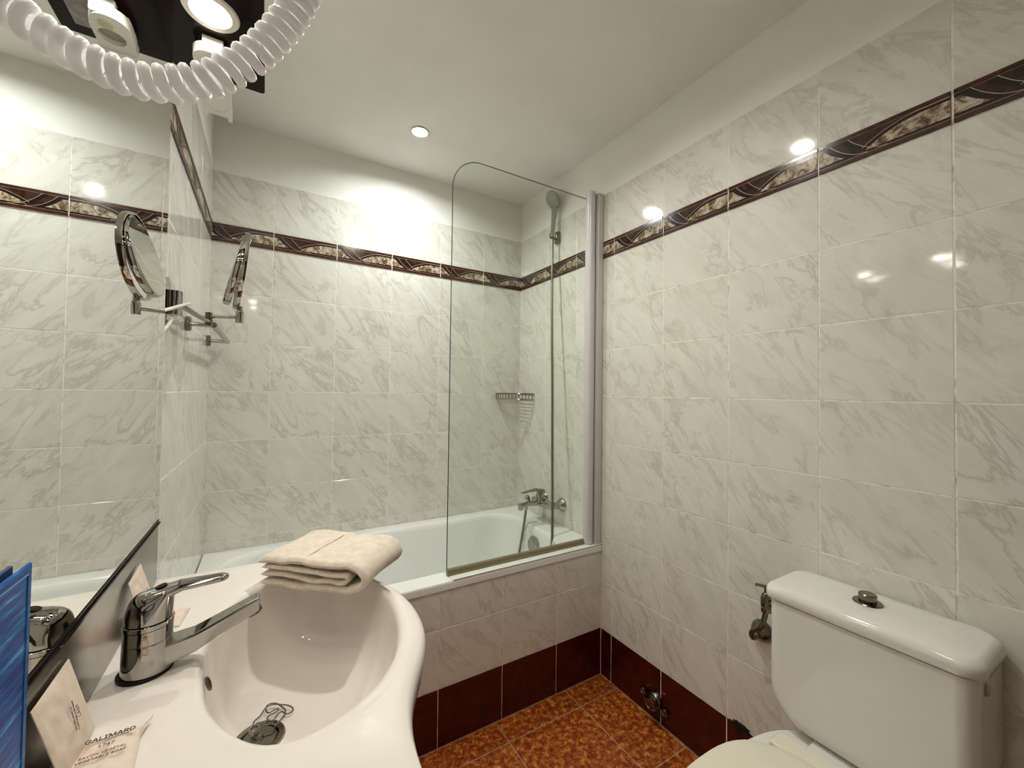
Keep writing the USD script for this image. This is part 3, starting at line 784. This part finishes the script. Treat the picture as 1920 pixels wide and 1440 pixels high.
part(pl, "ring_pull", tube(ringpts((-1.2642, -1.2983, 0.7100), np.array((0.25, -0.75, 0.6)), 0.0062, k=28), 0.0012, 8, True), M_chrome, True)
part(pl, "knob", lathe([(0.0, -0.001), (0.0052, 0), (0.0058, 0.0025), (0.004, 0.005), (0, 0.0058)], (-1.2642, -1.2983, 0.7045), (0.2, -0.5, 0.8), 20), M_chrome, 40)
CHAIN = [(-1.2557, -1.3101), (-1.2516, -1.3058), (-1.2432, -1.3073), (-1.2367, -1.2983), (-1.23, -1.2902), (-1.2253, -1.2831), (-1.2236, -1.2777), (-1.2293, -1.2629), (-1.2382, -1.2524), (-1.2473, -1.2511), (-1.2499, -1.2587), (-1.2458, -1.2674), (-1.2384, -1.2654), (-1.2324, -1.2663), (-1.2392, -1.2713), (-1.2459, -1.2737), (-1.2474, -1.2826), (-1.243, -1.2875), (-1.2364, -1.2816), (-1.2288, -1.2747), (-1.2216, -1.2834), (-1.2139, -1.2808), (-1.2158, -1.272), (-1.2307, -1.2594), (-1.242, -1.2535), (-1.2488, -1.2542), (-1.2547, -1.2623), (-1.259, -1.2685), (-1.2646, -1.2738), (-1.2658, -1.2814), (-1.2638, -1.293)]
cp = smoothline(np.array(CHAIN), 1200)
seg = np.r_[0, np.cumsum(np.linalg.norm(np.diff(cp, axis=0), axis=1))]
beads = []
for k, s in enumerate(np.arange(0, seg[-1], 0.00245)):
    x, y = np.interp(s, seg, cp[:, 0]), np.interp(s, seg, cp[:, 1])
    d = math.hypot(x - DC[0], y - DC[1])
    z = 0.7055 + max(0, d - 0.03) * 0.075 + 0.0006 * math.sin(s * 90)
    b = trimesh.creation.icosphere(1, 0.00118)
    b.apply_translation((x, y, z))
    beads.append(b)
part(pl, "bead_chain", trimesh.util.concatenate(beads), M_dark_chrome, True, label="coiled ball chain")

# ------------------------------------------------------------------ basin tap
tp = thing("basin_tap", "chrome single-lever tap standing on the washbasin deck", "tap", (-1.384, -1.308, 0.841))
ty = -1.308
part(tp, "gasket", lathe([(0.0275, 0.0), (0.0285, 0.001), (0.0285, 0.0035), (0.027, 0.004)], (-1.386, ty, 0.8405), (0, 0, 1), 40), M_rubber, 40)
part(tp, "body", lathe([(0.0262, 0.0), (0.0268, 0.002), (0.0262, 0.02), (0.0256, 0.038), (0.0250, 0.0388), (0.0256, 0.0396), (0.0255, 0.056)], (-1.384, ty, 0.8443), (0, 0, 1), 48), M_chrome, 35)
part(tp, "collar", lathe([(0.0246, 0), (0.0262, 0.001), (0.0262, 0.006), (0.0246, 0.007)], (-1.384, ty, 0.9003), (0, 0, 1), 48), M_chrome, 35)


def box_pts(x, y0, y1, z0, z1, r):
    return np.vstack([sph_pts((x, y, z), r, 10) for y in (y0 + r, y1 - r) for z in (z0 + r, z1 - r)])


spout = cat(hull(np.vstack([box_pts(-1.375, ty - 0.018, ty + 0.018, 0.8445, 0.874, 0.004), box_pts(-1.335, ty - 0.015, ty + 0.015, 0.8560, 0.8800, 0.004)])),
            hull(np.vstack([box_pts(-1.335, ty - 0.015, ty + 0.015, 0.8560, 0.8800, 0.004), box_pts(-1.265, ty - 0.0125, ty + 0.0125, 0.8890, 0.9085, 0.004)])))
part(tp, "spout", spout, M_chrome, 40)
part(tp, "aerator", lathe([(0.0095, 0.0), (0.0095, 0.010), (0.0075, 0.011), (0, 0.0105)], (-1.271, ty, 0.894), (0.42, 0, -0.9), 28), M_dark_chrome, 40)
dome = hull(np.vstack([np.array([(-1.384 + 0.0246 * math.cos(a), ty + 0.0246 * math.sin(a), 0.908) for a in np.linspace(0, 2 * np.pi, 40)]),
                       np.array([(-1.384 + 0.0244 * math.cos(a), ty + 0.0244 * math.sin(a), 0.918) for a in np.linspace(0, 2 * np.pi, 40)]), sph_pts((-1.386, ty, 0.922), (0.0205, 0.0225, 0.0215), 28), sph_pts((-1.368, ty, 0.9385), (0.010, 0.0185, 0.0085), 20)]))
lev = cat(hull(np.vstack([sph_pts((-1.383, ty, 0.934), (0.012, 0.0195, 0.0100), 20), sph_pts((-1.352, ty, 0.9430), (0.010, 0.0150, 0.0062), 20)])),
          hull(np.vstack([sph_pts((-1.352, ty, 0.9430), (0.010, 0.0150, 0.0062), 20), sph_pts((-1.309, ty, 0.9440), (0.010, 0.0110, 0.0052), 20)])))
part(tp, "lever", cat(dome, lev), M_chrome, 50)
part(tp, "indicator_dot", lathe([(0.0068, 0.0), (0.0062, 0.0012), (0, 0.0015)], (-1.3730, ty, 0.9462), (-0.30, 0, 1), 24), M_rubber, 40, label="black oval inset with a small mark")

# ------------------------------------------------------------------ folded towel
tw = thing("hand_towel", "folded beige terry hand towel lying on the rim of the washbasin", "towel", (-1.16, -1.13, 0.845))
tO = np.array((-1.262, -1.128, 0.8445))
tU = np.array((0.147, -0.126, 0.0)); tU /= np.linalg.norm(tU)      # along the folded layers, from the mirror side to the front
tV = np.array((0.102, 0.115, 0.0)); tV /= np.linalg.norm(tV)      # away from the viewer
T = 0.0118


def strip(path, half, length, seed, lift=0.0):
    """A thick band following path (u, z), extruded along tV with rounded edges and a soft, uneven surface."""
    p = smoothline(path, 110)
    t = np.gradient(p, axis=0); t /= np.linalg.norm(t, axis=1, keepdims=True)
    nrm = np.c_[-t[:, 1], t[:, 0]]
    sec = []
    taper = np.minimum(1, np.minimum(np.arange(110), 109 - np.arange(110)) / 5.0)
    taper = np.sqrt(1 - (1 - np.clip(taper, 0, 1)) ** 2) * 0.95 + 0.05
    NV = 44
    vv = np.linspace(0, length, NV)
    edge = np.minimum(1, np.minimum(np.arange(NV), NV - 1 - np.arange(NV)) / 3.0)
    edge = np.sqrt(1 - (1 - edge) ** 2) * 0.9 + 0.1
    up, dn = np.zeros((NV, 110, 3)), np.zeros((NV, 110, 3))
    for j, v in enumerate(vv):
        h = half * taper * edge[j]
        wob = (meshkit.noise(np.c_[p[:, 0] * 28, np.full(110, v * 26), np.full(110, seed)], seed) - 0.5) * 0.0042
        wob2 = (meshkit.noise(np.c_[p[:, 0] * 90, np.full(110, v * 90), np.full(110, seed)], seed + 5) - 0.5) * 0.0014
        skew = (meshkit.noise(np.array([[v * 20, seed, 3.0]]), seed)[0] - 0.5) * 0.005
        c = p + nrm * (wob)[:, None]
        a, b = c + nrm * (h + wob2)[:, None], c - nrm * (h - wob2)[:, None]
        for arr, q in ((up, a), (dn, b)):
            arr[j] = tO + np.outer(q[:, 0] + skew, tU) + tV * v + np.c_[np.zeros((110, 2)), np.maximum(q[:, 1], 0.0002) * 1.22 + lift]
    rings = []
    for i in range(NV):
        rings.append(np.vstack([up[i], dn[i][::-1]]))
    m = loft(rings, False, False)
    n, f = 220, []
    for i in range(109):
        a0, a1, b0, b1 = i, i + 1, 219 - i, 218 - i
        f += [(a0, b1, a1), (a0, b0, b1)]
        o = (NV - 1) * n
        f += [(o + a0, o + a1, o + b1), (o + a0, o + b1, o + b0)]
    return tm(m.vertices, np.vstack([m.faces, f]))


outer_path = [(-0.004, 0.0060), (0.045, 0.0062), (0.10, 0.0060), (0.150, 0.0070), (0.186, 0.0120), (0.199, 0.0225), (0.188, 0.0345), (0.155, 0.0400), (0.105, 0.0405), (0.05, 0.0410), (0.0, 0.0405), (-0.012, 0.0385)]
inner_path = [(-0.002, 0.0195), (0.05, 0.0205), (0.10, 0.0165), (0.140, 0.0165), (0.1675, 0.0195), (0.1715, 0.0245), (0.160, 0.0270), (0.135, 0.0262), (0.110, 0.0265), (0.06, 0.0300), (0.0, 0.0295)]
part(tw, "outer_fold", strip(outer_path, T / 2, 0.152, 3), M_towel, 60)
part(tw, "inner_fold", strip(inner_path, 0.0040, 0.146, 9), M_towel, 60)
seam = [tO + tU * 0.083 + tV * v + np.array((0, 0, 0.0571)) for v in np.linspace(0.008, 0.128, 12)]
part(tw, "seam", tube(np.array(seam), 0.0007, 6), simple("seam_thread", (0.40, 0.33, 0.25), 0.9), True)

# ------------------------------------------------------------------ soap sachets
def pillow(c00, c10, c11, c01, thick, normal, seed, n=22):
    """A paper sachet between four corners (c00 c10 along the bottom), puffed in the middle, wrinkled."""
    c00, c10, c11, c01 = map(lambda c: np.asarray(c, float), (c00, c10, c11, c01))
    N = np.asarray(normal, float) / np.linalg.norm(normal)
    s, t = np.meshgrid(np.linspace(0, 1, n), np.linspace(0, 1, n), indexing="ij")
    P = (1 - s)[..., None] * ((1 - t)[..., None] * c00 + t[..., None] * c01) + s[..., None] * ((1 - t)[..., None] * c10 + t[..., None] * c11)
    puff = (np.sin(np.pi * s) * np.sin(np.pi * t)) ** 0.45
    wr = (meshkit.noise(np.stack([s * 7, t * 7, np.full_like(s, seed)], -1), seed) - 0.5) * 0.0035 * np.clip(puff * 1.5, 0, 1)
    topv = P + N * (0.0004 + thick * puff + wr)[..., None]
    botv = P - N * (0.0004 + 0.0 * puff)[..., None]
    v = np.vstack([topv.reshape(-1, 3), botv.reshape(-1, 3)])
    f = []
    m = n * n
    for i in range(n - 1):
        for j in range(n - 1):
            a, b, c, d = i * n + j, (i + 1) * n + j, (i + 1) * n + j + 1, i * n + j + 1
            f += [(a, b, c), (a, c, d), (m + a, m + c, m + b), (m + a, m + d, m + c)]
    rim = [i * n for i in range(n)] + [(n - 1) * n + j for j in range(1, n)] + [i * n + n - 1 for i in range(n - 2, -1, -1)] + [j for j in range(n - 2, 0, -1)]
    for a, b in zip(rim, rim[1:] + rim[:1]):
        f += [(a, m + a, m + b), (a, m + b, b)]
    return tm(v, f)


def write(parent, text, height, O, U, V, N, mat=None, lift=0.0, bold=False, center=True):
    m = meshkit.text_mesh(text, height, 0.0002, bold)
    if center:
        m.apply_translation((-(m.bounds[0][0] + m.bounds[1][0]) / 2, 0, 0))
    part(parent, "lettering", place(m, np.asarray(O) + np.asarray(N) * lift, np.asarray(U), np.asarray(V), np.asarray(N)), mat or M_ink)


s1 = thing("soap_sachet", "pale pink paper soap sachet leaning against the steel strip left of the tap", "soap sachet", group="paper soap sachets on the washbasin", base=(-1.415, -1.44, 0.842))
a, b, c, d = (-1.4090, -1.478, 0.8425), (-1.4100, -1.398, 0.8425), (-1.4270, -1.414, 0.9290), (-1.4265, -1.494, 0.9280)
nrm1 = np.cross(np.subtract(b, a), np.subtract(d, a)); nrm1 /= np.linalg.norm(nrm1)
part(s1, "wrapper", pillow(a, b, c, d, 0.0035, nrm1, 4), M_paper, 40)
u1 = np.subtract(b, a); u1 /= np.linalg.norm(u1); v1 = np.cross(nrm1, u1)
cm = (np.array(a) + b + c + d) / 4
# the printing runs up the leaning sachet
for txt, hgt, off in (("LAIT", 0.0042, 0.012), ("PARFUMS A GRASSE", 0.0022, 0.004), ("SAVON VEGETAL", 0.0022, -0.001)):
    write(s1, txt, hgt, cm + u1 * off, v1, -u1, nrm1, lift=0.0056)
s2 = thing("soap_sachet", "pink printed paper soap sachet lying on the washbasin deck nearest the viewer", "soap sachet", group="paper soap sachets on the washbasin", base=(-1.388, -1.45, 0.842))
a, b, c, d = (-1.4180, -1.492, 0.8418), (-1.3600, -1.488, 0.8418), (-1.3660, -1.420, 0.8418), (-1.4130, -1.424, 0.8418)
part(s2, "wrapper", pillow(a, b, c, d, 0.0085, (0, 0, 1), 11), M_paper, 40)
part(s2, "corner_fold", pillow((-1.3715, -1.440, 0.8425), (-1.3660, -1.446, 0.8425), (-1.3585, -1.4175, 0.8480), (-1.3655, -1.4205, 0.8425), 0.0012, (0, 0, 1), 12, 8), M_paper, 40)
uu = np.array((1.0, 0.04, 0.0)); uu /= np.linalg.norm(uu); vv_ = np.array((-0.04, 1.0, 0)); zz = np.array((0, 0, 1.0))
for txt, hgt, y, bold, lift in (("GALIMARD", 0.0052, -1.4370, True, 0.0092), ("1747", 0.0036, -1.4500, False, 0.0104), ("SAVON VÉGÉTAL", 0.0030, -1.4600, False, 0.0104), ("VEGETABLE SOAP", 0.0030, -1.4655, False, 0.0104)):
    write(s2, txt, hgt, (-1.3885, y, 0.8418), uu, vv_, zz, lift=lift, bold=bold)
part(s2, "printed_line", abox(-1.4045, -1.3725, -1.4390, -1.4386, 0.8512, 0.8514), M_ink)
s3 = thing("soap_sachet", "pale paper soap sachet leaning against the steel strip behind the tap", "soap sachet", group="paper soap sachets on the washbasin", base=(-1.415, -1.165, 0.842))
a, b, c, d = (-1.4090, -1.200, 0.8425), (-1.4085, -1.128, 0.8425), (-1.4270, -1.136, 0.9245), (-1.4265, -1.206, 0.9200)
nrm3 = np.cross(np.subtract(b, a), np.subtract(d, a)); nrm3 /= np.linalg.norm(nrm3)
part(s3, "wrapper", pillow(a, b, c, d, 0.0035, nrm3, 21), M_paper, 40)
cm = (np.array(a) + b + c + d) / 4
u3 = np.subtract(b, a); u3 /= np.linalg.norm(u3); v3 = np.cross(nrm3, u3)
for txt, hgt, off in (("SAVON", 0.0040, 0.010), ("VEGETAL", 0.0022, 0.003)):
    write(s3, txt, hgt, cm + u3 * off, v3, -u3, nrm3, lift=0.0056)
s4 = thing("soap_sachet", "small paper soap sachet lying on the deck beyond the tap, mostly hidden by it", "soap sachet", group="paper soap sachets on the washbasin", base=(-1.38, -1.17, 0.842))
part(s4, "wrapper", pillow((-1.405, -1.205, 0.8418), (-1.3665, -1.203, 0.8418), (-1.3600, -1.145, 0.8418), (-1.402, -1.150, 0.8418), 0.0080, (0, 0, 1), 31), M_paper, 40)

# ------------------------------------------------------------------ blue plastic sleeve
bl = thing("blue_sleeve", "shiny blue plastic sleeve standing upright on the washbasin against the mirror", "plastic sleeve", (-1.40, -1.62, 0.842))
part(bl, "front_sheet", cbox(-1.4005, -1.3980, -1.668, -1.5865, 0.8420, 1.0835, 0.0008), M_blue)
part(bl, "back_sheet", cbox(-1.4060, -1.4030, -1.668, -1.5980, 0.8420, 1.0865, 0.0008), M_blue_dark)
part(bl, "spine", abox(-1.4060, -1.3985, -1.668, -1.664, 0.8420, 1.080), M_blue_dark)
wl_ = [(-1.3977, -1.668, 1.0770), (-1.3977, -1.5930, 1.0770), (-1.3977, -1.5925, 1.0760), (-1.3977, -1.5925, 0.8460)]
part(bl, "welded_line", tube(np.array(wl_), 0.0005, 6), M_blue_line)

# ------------------------------------------------------------------ hair dryer with coiled cord
CORD = [(-1.3802, -1.7409, 1.4008), (-1.3716, -1.7434, 1.3841), (-1.3612, -1.7424, 1.3742), (-1.353, -1.7425, 1.3684), (-1.3449, -1.7414, 1.3642), (-1.3359, -1.7421, 1.3604), (-1.3275, -1.7424, 1.3582), (-1.3188, -1.743, 1.3573), (-1.3085, -1.7445, 1.3583), (-1.2977, -1.7476, 1.3608), (-1.2866, -1.7509, 1.3659), (-1.2776, -1.753, 1.3736), (-1.2683, -1.7564, 1.3829), (-1.259, -1.76, 1.3957), (-1.2519, -1.7634, 1.408), (-1.2468, -1.7657, 1.421), (-1.2402, -1.7678, 1.4461), (-1.2359, -1.7711, 1.475)]
hd = thing("hair_dryer", "white hair dryer whose thick coiled cord loops down in front of the black shelf", "hair dryer", (-1.33, -1.75, 1.55))
cpts = [(-1.415, -1.93, 1.545), (-1.412, -1.85, 1.515), (-1.398, -1.772, 1.450)] + CORD + [(-1.240, -1.80, 1.53), (-1.265, -1.87, 1.575)]
path = smoothline(np.array(cpts), 4000)
sl = np.r_[0, np.cumsum(np.linalg.norm(np.diff(path, axis=0), axis=1))]
# pitch: wider on the wall side, tight on the dryer side
sfrac = sl / sl[-1]
pitch = np.interp(sfrac, [0, 0.25, 0.5, 0.65, 1], [0.0074, 0.0072, 0.0064, 0.0057, 0.0054])
turns = np.cumsum(np.r_[0, np.diff(sl) / pitch[1:]])
ns = int(turns[-1] * 18)
tq = np.linspace(0, turns[-1], ns)
sq = np.interp(tq, turns, sl)
cpos = np.stack([np.interp(sq, sl, path[:, k]) for k in range(3)], 1)
tan = np.gradient(cpos, axis=0); tan /= np.linalg.norm(tan, axis=1, keepdims=True)
e1 = np.cross(tan, (0.0, 1.0, 0.0)); e1 /= np.linalg.norm(e1, axis=1, keepdims=True)
e2 = np.cross(tan, e1)
ang = 2 * np.pi * tq
hel = cpos + 0.0060 * (np.cos(ang)[:, None] * e1 + np.sin(ang)[:, None] * e2)
part(hd, "coiled_cord", tube(hel, 0.0026, 8), M_cord, True, label="thick white coiled cord")
part(hd, "wall_base", rbox(XL + 0.0005, -1.385, -2.04, -1.925, 1.49, 1.64, 0.012), M_white, 40)
part(hd, "body", cat(hull(np.vstack([sph_pts((-1.335, -1.965, 1.66), 0.038), sph_pts((-1.335, -2.07, 1.66), 0.030)])), hull(np.vstack([sph_pts((-1.335, -1.955, 1.64), (0.022, 0.026, 0.02)), sph_pts((-1.268, -1.875, 1.580), 0.016)]))), M_white, 40)
part(hd, "hook", cbox(-1.39, -1.335, -1.985, -1.955, 1.60, 1.63, 0.003), M_white)

# ------------------------------------------------------------------ toilet
to = thing("toilet", "white close-coupled toilet with cistern standing against the right wall", "toilet", (-0.33, -1.635, 0.0))
cy0, cy1 = -1.812, -1.462
cyc = (cy0 + cy1) / 2


def cfront(inset, n=14):
    """Cistern outline in (y, z): straight top, big rounded lower corners."""
    r = 0.085 - inset
    out = [(cy1 - inset, 0.708), (cy0 + inset, 0.708)]
    for a in np.radians(np.linspace(180, 270, n)):
        out.append((cy0 + inset + r + r * math.cos(a) * 1.0, 0.4205 + inset + r + r * math.sin(a)))
    for a in np.radians(np.linspace(270, 360, n)):
        out.append((cy1 - inset - r + r * math.cos(a), 0.4205 + inset + r + r * math.sin(a)))
    return out


pts = []
R_ = 0.030
for x, ins in [(-0.006, 0.0)] + [(-0.158 - R_ * math.sin(a), R_ * (1 - math.cos(a))) for a in np.radians(np.linspace(0, 90, 8))]:
    pts += [(x, y, z) for y, z in cfront(ins)]
part(to, "cistern", hull(pts), M_ceramic2, 40)
lp = []
for z, ins in [(0.7095, 0.004), (0.7125, 0.0)] + [(0.724 + 0.020 * math.sin(a), 0.020 * (1 - math.cos(a))) for a in np.radians(np.linspace(0, 90, 8))] + [(0.7475, 0.045), (0.7485, 0.070)]:
    for x, y in rrect(-0.1925 + ins, -0.008 - ins * 0.6, -1.821 + ins, -1.450 - ins, 0.035, 8):
        lp.append((x, y, z))
part(to, "cistern_lid", hull(lp), M_ceramic2, 40)
fb = part(to, "flush_plate", lathe([(0.0, 0.0), (0.0255, 0.0), (0.027, 0.0015), (0.0255, 0.004), (0.017, 0.005), (0.0, 0.005)], (-0.100, -1.632, 0.7475), (0, 0, 1), 40), M_dark_chrome, 40, label="dull metal flush button")
part(fb, "button", lathe([(0.016, 0.004), (0.0165, 0.010), (0.0165, 0.019), (0.0145, 0.021), (0.0, 0.0205)], (-0.100, -1.632, 0.7475), (0, 0, 1), 36), M_dark_chrome, 40)
part(to, "screw_cap", lathe([(0.0, -0.002), (0.011, -0.001), (0.0115, 0.002), (0.008, 0.0045), (0, 0.005)], (-0.132, cy0 + 0.0005, 0.680), (0, -1, 0), 28), M_chrome_dull, 40)


def egg(scale_x0, x1, half, n=64, y=-1.635):
    """Seat outline: squarish back at x1, rounded front at scale_x0."""
    L = x1 - scale_x0
    out = []
    for a in np.linspace(0, 2 * np.pi, n, endpoint=False):
        c, s = math.cos(a), math.sin(a)
        e = 0.62 if c > 0 else 0.95
        out.append(((scale_x0 + x1) / 2 + L / 2 * np.sign(c) * abs(c) ** e + 0.0, y + half * np.sign(s) * abs(s) ** 0.80))
    return np.array(out)


def eggring(x0, x1, half, z, n=64):
    e = egg(x0, x1, half, n)
    return np.c_[e, np.full(n, z)]


part(to, "bowl", loft([eggring(-0.50, -0.20, 0.085, 0.0), eggring(-0.50, -0.19, 0.085, 0.05), eggring(-0.52, -0.17, 0.085, 0.14), eggring(-0.58, -0.13, 0.12, 0.27), eggring(-0.64, -0.10, 0.165, 0.36), eggring(-0.655, -0.10, 0.175, 0.388), eggring(-0.655, -0.10, 0.175, 0.398), eggring(-0.645, -0.105, 0.168, 0.4035)]), M_ceramic2, 45)
part(to, "cistern_ledge", rbox(-0.245, -0.010, -1.715, -1.553, 0.385, 0.4195, 0.008), M_ceramic2, 40)
part(to, "seat", loft([eggring(-0.655, -0.262, 0.176, 0.405), eggring(-0.660, -0.260, 0.179, 0.409), eggring(-0.660, -0.260, 0.179, 0.416), eggring(-0.655, -0.262, 0.176, 0.419)]), M_seat, 45)
part(to, "seat_lid", loft([eggring(-0.656, -0.262, 0.174, 0.420), eggring(-0.661, -0.259, 0.178, 0.423), eggring(-0.661, -0.259, 0.178, 0.430), eggring(-0.656, -0.262, 0.174, 0.4345), eggring(-0.62, -0.28, 0.15, 0.437), eggring(-0.52, -0.36, 0.07, 0.4385)]), M_seat, 45)
part(to, "hinge_flap", cbox(-0.272, -0.226, -1.762, -1.508, 0.406, 0.433, 0.004), M_seat)

# ------------------------------------------------------------------ pipework on the right wall
av = thing("angle_valve", "tarnished water valve with curved pipe and small tap beside the cistern", "valve", (-0.04, -1.36, 0.52))
part(av, "wall_rose", lathe([(0.030, 0), (0.031, 0.003), (0.026, 0.016), (0.016, 0.026), (0.010, 0.030)], (-0.0005, -1.356, 0.520), (-1, 0, 0), 32), M_dark_chrome, 40)
part(av, "elbow_pipe", tube(smoothline([(-0.026, -1.356, 0.518), (-0.044, -1.352, 0.510), (-0.052, -1.352, 0.524), (-0.050, -1.372, 0.552), (-0.046, -1.384, 0.580), (-0.045, -1.388, 0.612)], 40), 0.0072, 14), M_dark_chrome, True)
part(av, "nut", lathe([(0.013, 0), (0.014, 0.001), (0.014, 0.014), (0.013, 0.015)], (-0.045, -1.388, 0.600), (0, 0, 1), 6), M_chrome_dull)
part(av, "valve_body", lathe([(0.012, 0), (0.0135, 0.004), (0.0135, 0.024), (0.010, 0.036), (0.005, 0.040), (0.004, 0.056)], (-0.045, -1.388, 0.614), (0, 0, 1), 24), M_dark_chrome, 40)
part(av, "tee_handle", cyl((-0.060, -1.366, 0.672), (-0.032, -1.404, 0.669), 0.0042, 14, 0.001), M_chrome_dull, 40)
part(av, "cistern_inlet", cyl((-0.045, -1.400, 0.628), (-0.060, -1.4662, 0.632), 0.008, 16), M_dark_chrome, 40)
cv = thing("capped_valve", "tarnished capped pipe stub with two side screws low on the maroon skirting", "pipe valve", (-0.02, -0.977, 0.076))
part(cv, "stub", lathe([(0.030, 0), (0.031, 0.004), (0.028, 0.012), (0.024, 0.016), (0.024, 0.034), (0.018, 0.037), (0.015, 0.034), (0, 0.033)], (-0.0005, -0.977, 0.076), (-1, 0, 0), 32), M_dark_chrome, 35)
part(cv, "collar_band", lathe([(0.0245, 0.020), (0.0265, 0.021), (0.0265, 0.028), (0.0245, 0.029)], (-0.0005, -0.977, 0.076), (-1, 0, 0), 8), M_chrome_dull)
for y, z in ((-0.928, 0.086), (-1.026, 0.068)):
    part(cv, "side_screw", lathe([(0.012, 0), (0.0135, 0.003), (0.0135, 0.016), (0.009, 0.019), (0.006, 0.016), (0, 0.016)], (-0.0005, y, z), (-1, 0, 0), 24), M_dark_chrome, 35)
ps = thing("pipe_stub", "dark rough pipe hole at the top of the skirting behind the toilet seat", "pipe", (-0.01, -1.293, 0.196))
rk = trimesh.creation.icosphere(3, 1.0)
rk.vertices *= (0.007, 0.026, 0.009)
rk.vertices *= 1 + 1.3 * (meshkit.noise(rk.vertices * 330, 3)[:, None] - 0.5)
rk.apply_translation((-0.001, -1.290, 0.197))
part(ps, "dark_lump", rk, M_rubber, 30)
